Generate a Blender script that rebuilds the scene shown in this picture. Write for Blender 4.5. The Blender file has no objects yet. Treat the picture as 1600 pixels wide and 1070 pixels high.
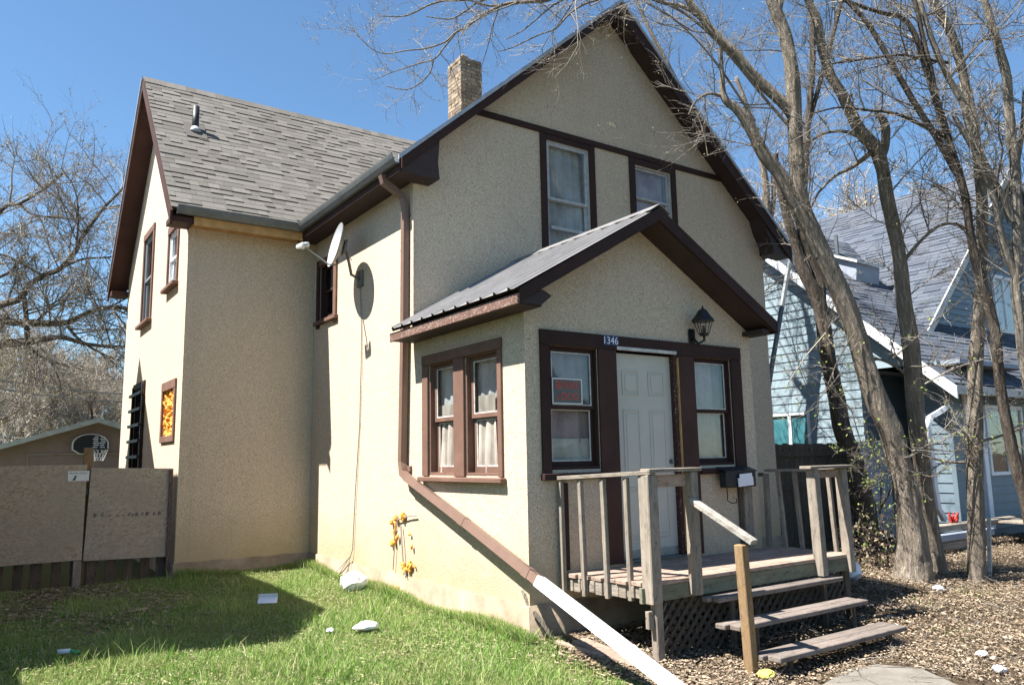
import bpy, math, random
import numpy as np
from mathutils import Vector, Matrix
sc = bpy.context.scene
R = math.radians
rnd = random.Random(7)
rng = np.random.default_rng(11)

# ---------------------------------------------------------------- camera
CF, CYAW, CPIT, CROL = 1212.03, .604681, .148297, -.019198
CAM = Vector((-4.06395, -7.87645, 1.56093))
FW = Vector((math.sin(CYAW)*math.cos(CPIT), math.cos(CYAW)*math.cos(CPIT), math.sin(CPIT)))
_r = FW.cross(Vector((0, 0, 1))).normalized(); _u = _r.cross(FW)
RT = _r*math.cos(CROL)+_u*math.sin(CROL); UP = -_r*math.sin(CROL)+_u*math.cos(CROL)
cd = bpy.data.cameras.new('camera'); co = bpy.data.objects.new('camera', cd); sc.collection.objects.link(co)
cd.sensor_width = 36; cd.lens = 36*CF/1600; cd.clip_end = 3000
co.matrix_world = Matrix(((RT.x, UP.x, -FW.x, CAM.x), (RT.y, UP.y, -FW.y, CAM.y), (RT.z, UP.z, -FW.z, CAM.z), (0, 0, 0, 1)))
sc.camera = co
# ---------------------------------------------------------------- sky, sun, exposure
SUN = Vector((-1, .18, 1.56)).normalized()
w = bpy.data.worlds.new('World'); sc.world = w; w.use_nodes = True
nt = w.node_tree; sky = nt.nodes.new('ShaderNodeTexSky'); sky.sky_type = 'NISHITA'; sky.sun_disc = False
sky.sun_elevation = math.asin(SUN.z); sky.sun_rotation = math.atan2(SUN.x, SUN.y)
sky.air_density = 1.0; sky.dust_density = .25; sky.ozone_density = 2.4; sky.altitude = 500
tint = nt.nodes.new('ShaderNodeMix'); tint.data_type = 'RGBA'; tint.blend_type = 'MULTIPLY'; tint.inputs[0].default_value = 1; tint.inputs[7].default_value = (.78, .95, 1, 1)
nt.links.new(sky.outputs[0], tint.inputs[6]); nt.links.new(tint.outputs[2], nt.nodes['Background'].inputs[0]); nt.nodes['Background'].inputs[1].default_value = .067
sl = bpy.data.lights.new('sun', 'SUN'); sl.energy = 5.0; sl.angle = R(.5); sl.color = (1, .965, .91)
so = bpy.data.objects.new('sun', sl); sc.collection.objects.link(so)
so.rotation_euler = SUN.to_track_quat('Z', 'Y').to_euler()
sc.view_settings.view_transform = 'Standard'; sc.view_settings.look = 'None'
sc.view_settings.exposure = 1.62; sc.view_settings.gamma = 1; sc.view_settings.use_curve_mapping = False

# ---------------------------------------------------------------- helpers
def ray(px, py): return FW+RT*((px-800)/CF)+UP*((535-py)/CF)
def onp(px, py, ax, v):
    d = ray(px, py); return CAM+d*((v-CAM[ax])/d[ax])
def at(px, py, depth): return CAM+ray(px, py)*depth
GY = [-60, -8, -3.9, -2.2, 3.2, 12, 400]; GZ = [-.3, -.25, -.17, 0, .09, .1, .1]
def gz(y): return float(np.interp(y, GY, GZ))
def gnd(px, py):
    z = 0
    for _ in range(12): p = onp(px, py, 2, z); z = gz(p.y)
    return p
WL = {}
def wloc(p): return WL.get(p.name, Vector((0, 0, 0))) if p else Vector((0, 0, 0))
def tag(o, label=None, cat=None, group=None, kind=None):
    if label: o['label'] = label
    if cat: o['category'] = cat
    if group: o['group'] = group
    if kind: o['kind'] = kind
    return o
def thing(name, loc, label, cat, group=None):
    o = bpy.data.objects.new(name, None); sc.collection.objects.link(o); o.location = loc
    o.empty_display_size = .2; WL[o.name] = Vector(loc); return tag(o, label, cat, group)
class M:
    def __init__(s): s.v = []; s.f = []; s.fm = []; s.cur = 0
    def add(s, vs, fs, T=None):
        b = len(s.v)
        for p in vs:
            p = Vector(p); s.v.append(T @ p if T else p)
        for f in fs: s.f.append([b+i for i in f]); s.fm.append(s.cur)
        return s
    def box(s, lo, hi, b=0, T=None):
        x0, y0, z0 = lo; x1, y1, z1 = hi
        if b <= 0:
            v = [(x0,y0,z0),(x1,y0,z0),(x1,y1,z0),(x0,y1,z0),(x0,y0,z1),(x1,y0,z1),(x1,y1,z1),(x0,y1,z1)]
            return s.add(v, [(0,3,2,1),(4,5,6,7),(0,1,5,4),(1,2,6,5),(2,3,7,6),(3,0,4,7)], T)
        b = min(b, (x1-x0)/2.2, (y1-y0)/2.2, (z1-z0)/2.2)
        v = []; idx = {}
        for i, x in enumerate((x0, x1)):
            for j, y in enumerate((y0, y1)):
                for k, z in enumerate((z0, z1)):
                    sx, sy, sz = (1-2*i)*b, (1-2*j)*b, (1-2*k)*b
                    for a, q in enumerate(((x, y+sy, z+sz), (x+sx, y, z+sz), (x+sx, y+sy, z))):
                        idx[(i,j,k,a)] = len(v); v.append(q)
        F = []
        I = lambda i,j,k,a: idx[(i,j,k,a)]
        for i in (0,1):
            f = [I(i,0,0,0), I(i,1,0,0), I(i,1,1,0), I(i,0,1,0)]; F.append(f if i else f[::-1])
            f = [I(0,i,0,1), I(0,i,1,1), I(1,i,1,1), I(1,i,0,1)]; F.append(f if i else f[::-1])
            f = [I(0,0,i,2), I(1,0,i,2), I(1,1,i,2), I(0,1,i,2)]; F.append(f if i else f[::-1])
        for a_ in (0,1):
            for b_ in (0,1):
                F.append([I(a_,b_,0,0), I(a_,b_,1,0), I(a_,b_,1,1), I(a_,b_,0,1)])
                F.append([I(a_,0,b_,0), I(a_,1,b_,0), I(a_,1,b_,2), I(a_,0,b_,2)])
                F.append([I(0,a_,b_,1), I(1,a_,b_,1), I(1,a_,b_,2), I(0,a_,b_,2)])
        for i in (0,1):
            for j in (0,1):
                for k in (0,1): F.append([I(i,j,k,0), I(i,j,k,1), I(i,j,k,2)])
        return s.add(v, F, T)
    def prism(s, poly, d, T=None):            # poly: list of 3D points (planar), extruded by vector d
        n = len(poly); d = Vector(d); P = [Vector(p) for p in poly]
        v = P+[p+d for p in P]
        F = [list(range(n))[::-1], list(range(n, 2*n))]+[(i, (i+1) % n, n+(i+1) % n, n+i) for i in range(n)]
        return s.add(v, F, T)
    def beam(s, a, b, wd, th, up=(0, 0, 1), bev=0):   # bar from a to b, wd sideways, th along up
        a = Vector(a); b = Vector(b); d = b-a; L = d.length; d.normalize(); up = Vector(up)
        sd = d.cross(up).normalized(); u2 = sd.cross(d)
        T = Matrix(((d.x, sd.x, u2.x, a.x), (d.y, sd.y, u2.y, a.y), (d.z, sd.z, u2.z, a.z), (0, 0, 0, 1)))
        return s.box((0, -wd/2, -th/2), (L, wd/2, th/2), bev, T)
    def tube(s, pts, rad, n=8, cap=True, sq=False):
        pts = [Vector(p) for p in pts]; m = len(pts)
        if not hasattr(rad, '__len__'): rad = [rad]*m
        b = len(s.v); pr = None
        for i, p in enumerate(pts):
            t = (pts[min(i+1, m-1)]-pts[max(i-1, 0)]).normalized()
            if pr is None: pr = t.cross(Vector((.3, .2, 1)) if abs(t.z) < .9 else Vector((1, .1, 0))).normalized()
            else: pr = (pr-t*pr.dot(t)).normalized()
            q = t.cross(pr)
            for k in range(n):
                a = 2*math.pi*(k+(.5 if sq else 0))/n
                s.v.append(p+(pr*math.cos(a)+q*math.sin(a))*rad[i])
        for i in range(m-1):
            for k in range(n):
                k2 = (k+1) % n; s.f.append([b+i*n+k, b+i*n+k2, b+(i+1)*n+k2, b+(i+1)*n+k]); s.fm.append(s.cur)
        if cap:
            s.f.append([b+k for k in range(n)][::-1]); s.fm.append(s.cur)
            s.f.append([b+(m-1)*n+k for k in range(n)]); s.fm.append(s.cur)
        return s
    def obj(s, name, mat, parent=None, smooth=False):
        off = wloc(parent); me = bpy.data.meshes.new(name)
        me.from_pydata([tuple(p-off) for p in s.v], [], s.f)
        for m_ in (mat if isinstance(mat, (list, tuple)) else [mat]): me.materials.append(m_)
        me.polygons.foreach_set('material_index', s.fm)
        if smooth: me.polygons.foreach_set('use_smooth', [True]*len(s.f))
        me.update(); o = bpy.data.objects.new(name, me); sc.collection.objects.link(o)
        if parent: o.parent = parent
        WL[o.name] = off.copy() if parent else Vector((0, 0, 0))
        return o
def npmesh(name, V, quads=None, tris=None, mat=None, parent=None, smooth=False, mi=None):
    me = bpy.data.meshes.new(name); V = np.asarray(V, dtype=np.float32).reshape(-1, 3)
    if parent: V = V-np.array(wloc(parent), dtype=np.float32)
    nq = 0 if quads is None else len(quads); ntr = 0 if tris is None else len(tris)
    me.vertices.add(len(V)); me.vertices.foreach_set('co', V.ravel())
    L = np.concatenate([a.ravel() for a in (quads, tris) if a is not None]).astype(np.int32)
    me.loops.add(len(L)); me.loops.foreach_set('vertex_index', L)
    me.polygons.add(nq+ntr)
    st = np.concatenate([np.arange(nq)*4, nq*4+np.arange(ntr)*3]).astype(np.int32)
    me.polygons.foreach_set('loop_start', st)
    try: me.polygons.foreach_set('loop_total', np.concatenate([np.full(nq, 4), np.full(ntr, 3)]).astype(np.int32))
    except Exception: pass
    for m_ in (mat if isinstance(mat, (list, tuple)) else [mat]): me.materials.append(m_)
    if mi is not None: me.polygons.foreach_set('material_index', np.asarray(mi, dtype=np.int32))
    if smooth: me.polygons.foreach_set('use_smooth', np.ones(nq+ntr, dtype=bool))
    me.update(calc_edges=True); me.validate()
    o = bpy.data.objects.new(name, me); sc.collection.objects.link(o)
    if parent: o.parent = parent
    WL[o.name] = wloc(parent).copy() if parent else Vector((0, 0, 0))
    return o
def piece(name, lo, hi, mat, parent, b=.004): return M().box(lo, hi, b).obj(name, mat, parent)
def inst(name, me, loc, scale, parent, rot=None):      # copy sharing mesh data
    o = bpy.data.objects.new(name, me); sc.collection.objects.link(o); o.parent = parent
    o.location = Vector(loc)-wloc(parent); o.scale = scale
    if rot is not None: o.rotation_euler = rot
    return o

# ---------------------------------------------------------------- materials
class N:
    def __init__(s, name):
        s.m = bpy.data.materials.new(name); s.m.use_nodes = True; s.t = s.m.node_tree; s.n = s.t.nodes; s.l = s.t.links
        s.b = s.n['Principled BSDF']; s.out = s.n['Material Output']
    def nd(s, t, **k):
        x = s.n.new(t)
        for a, v in k.items(): setattr(x, a, v)
        return x
    def pos(s, scale=(1, 1, 1), obj=False):
        g = s.nd('ShaderNodeTexCoord').outputs['Object'] if obj else s.nd('ShaderNodeNewGeometry').outputs['Position']
        m = s.nd('ShaderNodeMapping'); m.inputs['Scale'].default_value = scale; s.l.new(g, m.inputs[0]); return m.outputs[0]
    def noise(s, scale, detail=4, rough=.6, vec=None, dist=0):
        x = s.nd('ShaderNodeTexNoise'); x.inputs['Scale'].default_value = scale; x.inputs['Detail'].default_value = detail
        x.inputs['Roughness'].default_value = rough; x.inputs['Distortion'].default_value = dist
        s.l.new(vec if vec is not None else s.pos(), x.inputs['Vector']); return x.outputs[0]
    def vor(s, scale, vec=None, feature='F1', out=0):
        x = s.nd('ShaderNodeTexVoronoi', feature=feature); x.inputs['Scale'].default_value = scale
        s.l.new(vec if vec is not None else s.pos(), x.inputs['Vector']); return x.outputs[out]
    def ramp(s, f, stops):
        x = s.nd('ShaderNodeValToRGB'); e = x.color_ramp.elements
        while len(e) < len(stops): e.new(.5)
        for i, (p, c) in enumerate(stops): e[i].position = p; e[i].color = (*c, 1) if not isinstance(c, (int, float)) else (c, c, c, 1)
        s.l.new(f, x.inputs[0]); return x.outputs[0]
    def mix(s, f, a, b, mode='MIX'):
        x = s.nd('ShaderNodeMix', data_type='RGBA', blend_type=mode)
        for k, v in ((0, f), (6, a), (7, b)):
            if hasattr(v, 'links'): s.l.new(v, x.inputs[k])
            else: x.inputs[k].default_value = v if isinstance(v, (int, float)) else (*v, 1)
        return x.outputs[2]
    def math(s, op, a, b=0.):
        x = s.nd('ShaderNodeMath', operation=op)
        for k, v in ((0, a), (1, b)):
            if hasattr(v, 'links'): s.l.new(v, x.inputs[k])
            else: x.inputs[k].default_value = v
        return x.outputs[0]
    def rand(s):
        a = s.nd('ShaderNodeObjectInfo').outputs['Random']; b = s.nd('ShaderNodeNewGeometry').outputs['Random Per Island']
        return s.math('FRACT', s.math('ADD', a, b))
    def fin(s, col, rough=.8, bump=None, bd=.01, bs=.5, metal=0, spec=.5):
        for k, v in (('Base Color', col), ('Roughness', rough)):
            if hasattr(v, 'links'): s.l.new(v, s.b.inputs[k])
            else: s.b.inputs[k].default_value = v if isinstance(v, (int, float)) else (*v, 1)
        s.b.inputs['Metallic'].default_value = metal; s.b.inputs['Specular IOR Level'].default_value = spec
        if bump is not None:
            x = s.nd('ShaderNodeBump'); x.inputs['Strength'].default_value = bs; x.inputs['Distance'].default_value = bd
            s.l.new(bump, x.inputs['Height']); s.l.new(x.outputs[0], s.b.inputs['Normal'])
        return s.m
    def z(s):
        x = s.nd('ShaderNodeSeparateXYZ'); s.l.new(s.nd('ShaderNodeNewGeometry').outputs['Position'], x.inputs[0]); return x.outputs
def plain(name, col, rough=.7, var=.25, sc_=12, bump=.002, metal=0, rv=0.):
    n = N(name); f = n.noise(sc_, 6, .65)
    c = n.mix(n.ramp(f, [(.3, 0.), (.7, 1.)]), tuple(x*(1-var) for x in col), tuple(min(1, x*(1+var)) for x in col))
    if rv: c = n.mix(n.math('MULTIPLY', n.rand(), rv), c, (0, 0, 0))
    return n.fin(c, rough, n.noise(sc_*6, 3) if bump else None, bump or .001, .6, metal)
def stucco(name, base, dark, stain, zlo=.15, zhi=1.0):
    n = N(name); peb = n.vor(105); grit = n.noise(150, 3, .7); big = n.noise(.9, 5, .6); mid = n.noise(5, 5, .6)
    c = n.mix(n.ramp(n.vor(105, out=1), [(.25, 0.), (.8, 1.)]), dark, base)
    c = n.mix(n.ramp(n.vor(75, out=1), [(.84, 0.), (.95, .6)]), c, (.10, .07, .045))
    c = n.mix(n.ramp(big, [(.35, 0.), (.75, .4)]), c, tuple(x*.78 for x in base))
    c = n.mix(n.ramp(mid, [(.5, 0.), (.85, .25)]), c, tuple(x*.6 for x in base))
    st = n.noise(1, 5, .65, n.pos((3.2, 3.2, .28))); c = n.mix(n.ramp(st, [(.52, 0.), (.72, .38)]), c, tuple(x*.62 for x in base))
    cr = n.vor(.75, n.pos((1, 1, .8)), 'DISTANCE_TO_EDGE'); c = n.mix(n.math('MULTIPLY', n.ramp(cr, [(0., .6), (.004, 0.)]), n.ramp(n.noise(.8, 3), [(.5, 0.), (.6, 1.)])), c, tuple(x*.5 for x in base))
    zz = n.z()[2]; f = n.nd('ShaderNodeMapRange'); f.inputs[1].default_value = zlo; f.inputs[2].default_value = zhi; f.inputs[3].default_value = 1; f.inputs[4].default_value = 0
    n.l.new(n.math('ADD', zz, n.math('MULTIPLY', n.math('SUBTRACT', n.noise(1.6, 5, .65), .5), 1.1)), f.inputs[0])
    c = n.mix(n.math('MULTIPLY', f.outputs[0], .85), c, stain)
    h = n.math('ADD', n.math('MULTIPLY', peb, -1.2), n.math('MULTIPLY', grit, .8))
    return n.fin(c, .95, h, .0042, .7, spec=.2)
M_stucco = stucco('stucco cream pebbledash', (.68, .56, .43), (.44, .345, .245), (.42, .32, .19))
M_found = N('parged foundation')
_c = M_found.mix(M_found.ramp(M_found.noise(3, 7, .7), [(.3, 0.), (.7, 1.)]), (.19, .145, .098), (.36, .285, .205))
_v = M_found.vor(2.2, M_found.pos((1, 1, 1.6)), 'DISTANCE_TO_EDGE')
_c = M_found.mix(M_found.ramp(_v, [(0., .45), (.01, 0.)]), _c, (.2, .16, .11))
M_found = M_found.fin(_c, .95, M_found.noise(22, 6, .7), .01, .7, spec=.2)
def paintwood(name, col, chip=(.35, .27, .2), amt=.63, sx=(6, 6, 6)):
    n = N(name); f = n.noise(7, 8, .75, n.pos(sx)); c = n.mix(n.ramp(n.noise(3, 4), [(.3, 0.), (.7, 1.)]), tuple(x*.8 for x in col), tuple(x*1.2 for x in col))
    c = n.mix(n.ramp(f, [(amt, 0.), (amt+.03, 1.)]), c, chip)
    return n.fin(c, .72, n.noise(30, 5, .7), .003, .5, spec=.22)
M_trim = paintwood('brown trim paint', (.056, .027, .021), (.2, .14, .10), .74)
M_trimlit = paintwood('sunlit brown trim', (.155, .088, .064), (.3, .2, .15), .78)  # same trim brown lightened for walls in sun, light put into the colour
M_peel = paintwood('peeling brown paint', (.055, .025, .02), (.55, .5, .42), .60)
M_fascia = paintwood('fascia dark brown paint', (.038, .018, .0145), (.22, .165, .13), .70)
M_eave = paintwood('weathered pink brown fascia', (.14, .08, .062), (.34, .26, .21), .55)
M_soffit = plain('soffit brown', (.034, .018, .015), .7, .2, 6)
M_rawwood = plain('raw soffit wood', (.45, .25, .09), .8, .3, 8)
def wood(name, ax, a=(.36, .30, .235), b=(.17, .135, .105), g=(.25, .24, .215)):
    n = N(name); s = [28, 28, 28]; s[ax] = 1.6
    f = n.noise(1, 7, .7, n.pos(tuple(s))); f2 = n.noise(1, 4, .6, n.pos(tuple(x*3.5 for x in s)))
    c = n.mix(n.ramp(f, [(.35, 0.), (.68, 1.)]), b, a); c = n.mix(n.ramp(f2, [(.4, .0), (.62, .6)]), c, g)
    c = n.mix(n.ramp(n.noise(1.7, 4), [(.45, 0.), (.7, .5)]), c, tuple(x*1.25 for x in a))
    c = n.mix(n.ramp(n.noise(5, 6, .8, n.pos(tuple(x*.12+1.5 for x in s))), [(.5, 0.), (.68, .75)]), c, tuple(x*.38 for x in b)); c = n.mix(n.ramp(n.vor(9), [(.04, .8), (.10, 0.)]), c, (.03, .022, .016))
    c = n.mix(n.math('MULTIPLY', n.rand(), .4), c, tuple(x*.45 for x in a))
    return n.fin(c, .9, n.math('ADD', f, f2), .006, .8, spec=.15)
WX, WY, WZ = (wood('weathered wood along '+'xyz'[i], i) for i in range(3))
WXr = wood('reddish deck wood', 0, (.46, .33, .25), (.23, .14, .10), (.36, .31, .27))
WXt = wood('tread wood', 0, (.25, .205, .175), (.12, .09, .075), (.2, .185, .17))
WZy = wood('treated yellow wood', 2, (.30, .19, .095), (.17, .105, .055), (.25, .19, .12))
WXg = wood('green treated fascia', 0, (.22, .22, .155), (.13, .125, .085), (.2, .2, .15))
WZd = wood('dark fence wood', 2, (.15, .115, .085), (.07, .052, .04), (.12, .1, .08))
M_lat = wood('lattice wood', 2, (.10, .08, .06), (.05, .04, .03), (.08, .07, .06))
def shingle(name, a, b, d):
    n = N(name); r = n.rand()
    c = n.ramp(r, [(0., b), (.35, tuple((x+y)/2 for x, y in zip(a, b))), (.6, a), (1., tuple(x*1.1 for x in a))])
    c = n.mix(n.ramp(n.noise(120, 3, .8), [(.35, 0.), (.7, .55)]), c, tuple(x*.45 for x in b))
    c = n.mix(n.ramp(n.noise(1.1, 4), [(.45, 0.), (.75, .25)]), c, (.1, .08, .07))
    return n.fin(c, .95, n.noise(140, 3, .8), .004, .6, spec=.2)
M_shin = shingle('asphalt shingle brown grey', (.18, .165, .147), (.128, .117, .103), (.09, .08, .07))
M_shinb = shingle('asphalt shingle blue grey', (.10, .115, .14), (.07, .082, .105), (.05, .055, .07))
M_gutter = plain('gutter grey metal', (.13, .14, .14), .45, .25, 5, .001, .3)
M_drip = plain('drip edge grey', (.36, .38, .42), .5, .2, 6, .001, .2)
M_metal = plain('corrugated roofing', (.20, .19, .185), .55, .2, 3, .001, .25)
M_pipe = plain('brown downspout', (.165, .102, .077), .5, .12, 4, .001)
M_pipew = plain('white downspout', (.7, .69, .67), .45, .14, 5, .001)
M_door = plain('white door paint', (.50, .475, .40), .5, .06, 3, .001)
M_white = plain('white vinyl', (.72, .73, .74), .5, .1, 8, .001)
M_grey = plain('weathered pale frame paint', (.40, .40, .40), .6, .25, 14, .001)
M_whited = plain('weathered white wood', (.5, .48, .44), .7, .35, 14, .002)
M_black = plain('black metal', (.012, .012, .013), .5, .3, 20, .001)
M_dark = plain('dark interior', (.02, .018, .016), .9, .2, 4, 0)
M_dishg = plain('dish light grey', (.42, .43, .43), .45, .05, 5, .0005)
M_dishd = plain('dish back grey', (.16, .17, .18), .5, .1, 5, .0005)
M_cable = plain('cable grey', (.25, .23, .2), .6, .1, 5, 0)
M_foam = plain('orange spray foam', (.72, .34, .05), .8, .35, 30, .006)
M_bag = plain('white plastic bag', (.85, .85, .86), .35, .06, 9, .004)
M_paper = plain('white paper', (.8, .8, .83), .7, .08, 9, .002)
_n = N('concrete path'); _c = _n.mix(_n.ramp(_n.noise(4, 8, .75), [(.3, 0.), (.7, 1.)]), (.13, .115, .095), (.23, .21, .18)); _c = _n.mix(_n.ramp(_n.vor(1.1, None, 'DISTANCE_TO_EDGE'), [(0., .8), (.012, 0.)]), _c, (.06, .05, .04))
_c = _n.mix(_n.ramp(_n.noise(45, 4, .8), [(.6, 0.), (.7, .6)]), _c, (.09, .075, .055)); M_conc = _n.fin(_c, .95, _n.noise(40, 6, .7), .006, .7, spec=.2)
M_mortar = plain('mortar', (.17, .15, .13), .95, .3, 20, .004)
nb = N('chimney brick'); _c = nb.ramp(nb.rand(), [(0., (.16, .11, .075)), (.5, (.25, .19, .13)), (1., (.34, .26, .17))])
_c = nb.mix(nb.ramp(nb.noise(9, 6, .7), [(.45, 0.), (.7, .7)]), _c, (.13, .11, .09)); M_brick = nb.fin(_c, .95, nb.noise(60, 4), .006, .6)
def curtain(name, a, b):
    n = N(name); c = n.mix(n.ramp(n.noise(3, 5, .6), [(.35, 0.), (.65, 1.)]), a, b); return n.fin(c, .95, n.noise(60, 3), .002, .4)
M_curt = curtain('white net curtain', (.27, .27, .27), (.45, .45, .45)); M_curp = curtain('pink brown curtain', (.26, .17, .155), (.42, .31, .28))
M_curb = curtain('beige curtain', (.42, .39, .31), (.55, .51, .42)); M_curlit = curtain('pale curtain', (.26, .215, .18), (.45, .39, .33))
def glass():
    n = N('window glass'); tr = n.nd('ShaderNodeBsdfTransparent'); gl = n.nd('ShaderNodeBsdfGlossy'); gl.inputs['Roughness'].default_value = .03
    fr = n.nd('ShaderNodeLayerWeight'); fr.inputs[0].default_value = .5; mx = n.nd('ShaderNodeMixShader')
    tr.inputs[0].default_value = (.95, .97, .97, 1)
    bp = n.nd('ShaderNodeBump'); bp.inputs['Strength'].default_value = .12; bp.inputs['Distance'].default_value = .01
    n.l.new(n.noise(2.5, 2), bp.inputs['Height']); n.l.new(bp.outputs[0], gl.inputs['Normal']); n.l.new(bp.outputs[0], fr.inputs['Normal'])
    n.l.new(n.math('ADD', n.math('MULTIPLY', n.math('POWER', fr.outputs[1], 4.), .8), .055), mx.inputs[0]); n.l.new(tr.outputs[0], mx.inputs[1]); n.l.new(gl.outputs[0], mx.inputs[2])
    n.l.new(mx.outputs[0], n.out.inputs[0]); return n.m
M_glass = glass()
def osb(name, a, b, g):
    n = N(name); c = n.ramp(n.vor(34, n.pos((1, 1, 1.6)), out=1), [(.1, b), (.5, a), (.9, tuple(x*1.15 for x in a))])
    c = n.mix(n.ramp(n.noise(2.2, 6, .7), [(.35, 0.), (.65, .75)]), c, g)
    c = n.mix(n.ramp(n.noise(1, 6, .75, n.pos((3, 3, 40))), [(.62, 0.), (.68, .6)]), c, tuple(x*.45 for x in b))
    return n.fin(c, .9, n.vor(26, n.pos((1, 1, 2.2))), .004, .5, spec=.15)
M_osb1 = osb('weathered strand board brown', (.42, .34, .25), (.28, .205, .145), (.35, .3, .23)); M_osb2 = osb('weathered strand board grey', (.40, .34, .26), (.27, .21, .155), (.33, .28, .23))
def sidingm(name, col):
    n = N(name); c = n.mix(n.ramp(n.noise(2, 5), [(.3, 0.), (.7, 1.)]), tuple(x*.88 for x in col), col)
    c = n.mix(n.math('MULTIPLY', n.rand(), .12), c, (.1, .12, .14)); return n.fin(c, .55, n.noise(1, 4, .6, n.pos((2, 2, 60))), .002, .3)
M_side = sidingm('pale blue siding', (.24, .31, .345)); M_sideshade = sidingm('shaded blue siding', (.13, .18, .215))  # second tone darkens the same siding, shade painted into its colour
M_bpan = plain('pale blue grey fence paint', (.25, .28, .33), .7, .15, 5)
def bark(name, a, b, s=1.):
    n = N(name); f = n.noise(30*s, 7, .72, n.pos((1, 1, .13))); f2 = n.noise(48*s, 4, .7, n.pos((1, 1, .35))); f3 = n.noise(2.2, 5, .6)
    c = n.mix(n.ramp(f, [(.4, 0.), (.58, 1.)]), b, a); c = n.mix(n.ramp(f2, [(.32, .6), (.46, 0.)]), c, tuple(x*.5 for x in b))
    c = n.mix(n.ramp(f3, [(.45, 0.), (.7, .6)]), c, b); k = n.ramp(n.vor(3.2, n.pos((1, 1, .8))), [(.02, .85), (.07, 0.)]); c = n.mix(k, c, (.04, .03, .022))
    h = n.math('ADD', n.ramp(f, [(.35, 0.), (.6, 1.)]), n.math('MULTIPLY', f2, .7))
    return n.fin(c, .95, n.math('SUBTRACT', h, k), .03, 1., spec=.15)
M_bark = bark('tree bark', (.44, .37, .295), (.26, .215, .168)); M_barkd = bark('dark tree bark', (.19, .155, .125), (.10, .08, .065)); M_barkp = bark('pale bark', (.42, .375, .315), (.24, .2, .16), 1.3)
def twm(name, a, b):
    n = N(name); return n.fin(n.mix(n.rand(), a, b), .85, spec=.2)
M_twig = twm('fine twigs', (.32, .285, .24), (.10, .08, .065)); M_twigd = twm('dark fine twigs', (.16, .13, .11), (.09, .07, .06))
M_bud = twm('spring buds', (.36, .30, .14), (.28, .2, .14)); M_leafg = twm('young green leaves', (.17, .24, .045), (.25, .29, .08))
def grassm():
    n = N('grass blades'); r = n.rand(); g = n.ramp(r, [(0., (.075, .17, .022)), (.4, (.18, .34, .055)), (.74, (.33, .45, .12)), (.88, (.52, .49, .26)), (1., (.62, .56, .36))])
    pt = n.ramp(n.noise(1.1, 5, .65), [(.42, 0.), (.62, .55)]); c = n.mix(pt, g, (.33, .35, .13))
    n.fin(c, .6, spec=.3); tl = n.nd('ShaderNodeBsdfTranslucent'); n.l.new(c, tl.inputs[0]); mx = n.nd('ShaderNodeMixShader'); mx.inputs[0].default_value = .3
    n.l.new(n.b.outputs[0], mx.inputs[1]); n.l.new(tl.outputs[0], mx.inputs[2]); n.l.new(mx.outputs[0], n.out.inputs[0]); return n.m
M_grass = grassm()
M_thatch = twm('dry thatch', (.34, .31, .17), (.17, .145, .08))
def leafm():
    n = N('dead leaves'); c = n.ramp(n.rand(), [(0., (.11, .08, .052)), (.35, (.20, .148, .10)), (.75, (.30, .228, .158)), (1., (.46, .375, .27))]); return n.fin(c, .85, spec=.2)
M_leaf = leafm()
def soilm():
    n = N('soil and lawn ground'); c = n.ramp(n.noise(14, 8, .75), [(.3, (.035, .025, .016)), (.55, (.095, .07, .045)), (.75, (.17, .13, .085))])
    x = n.z()[0]; e = n.ramp(n.math('ADD', n.math('MULTIPLY', n.noise(1.5, 4), .8), n.math('MULTIPLY', x, -.6)), [(.25, 0.), (.45, .8)])
    c = n.mix(e, c, (.075, .09, .03)); return n.fin(c, .95, n.noise(30, 6, .8), .03, .8, spec=.1)
M_soil = soilm()
M_numb = plain('navy plate', (.01, .015, .07), .4, .1, 10, 0); M_numw = plain('white numerals', (.75, .78, .85), .5, .05, 10, 0)
M_signd = plain('dark sign face', (.10, .10, .09), .5, .15, 10, 0); M_red = plain('red lettering', (.55, .06, .025), .5, .1, 10, 0); M_blk = plain('black print', (.015, .015, .015), .6, .1, 10, 0)
M_signw = plain('white sign', (.68, .68, .66), .5, .06, 10, 0)
M_garage = plain('garage wall taupe', (.24, .175, .15), .85, .12, 3, .002); M_groof = plain('garage roof edge', (.42, .42, .38), .7, .2, 6, .003)
M_nbwall = plain('neighbouring wall', (.5, .48, .44), .9, .1, 3, .003)

exec_text = None
def text(body, name, mat, parent, origin, xdir, ydir, height, width, depth=.002):
    c = bpy.data.curves.new('t', 'FONT'); c.body = body; c.size = 1; c.extrude = 0; c.resolution_u = 3
    o = bpy.data.objects.new('t', c); sc.collection.objects.link(o); bpy.context.view_layer.update()
    me = bpy.data.meshes.new_from_object(o.evaluated_get(bpy.context.evaluated_depsgraph_get()))
    bpy.data.objects.remove(o); bpy.data.curves.remove(c)
    vs = [v.co.copy() for v in me.vertices]; fs = [list(p.vertices) for p in me.polygons]; bpy.data.meshes.remove(me)
    x0 = min(v.x for v in vs); x1 = max(v.x for v in vs); y0 = min(v.y for v in vs); y1 = max(v.y for v in vs)
    X = Vector(xdir).normalized(); Y = Vector(ydir).normalized(); Z = X.cross(Y); O = Vector(origin)
    m = M(); m.add([O+X*((v.x-x0)/(x1-x0)*width)+Y*((v.y-y0)/(y1-y0)*height)+Z*depth for v in vs], fs)
    return m.obj(name, mat, parent)

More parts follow.
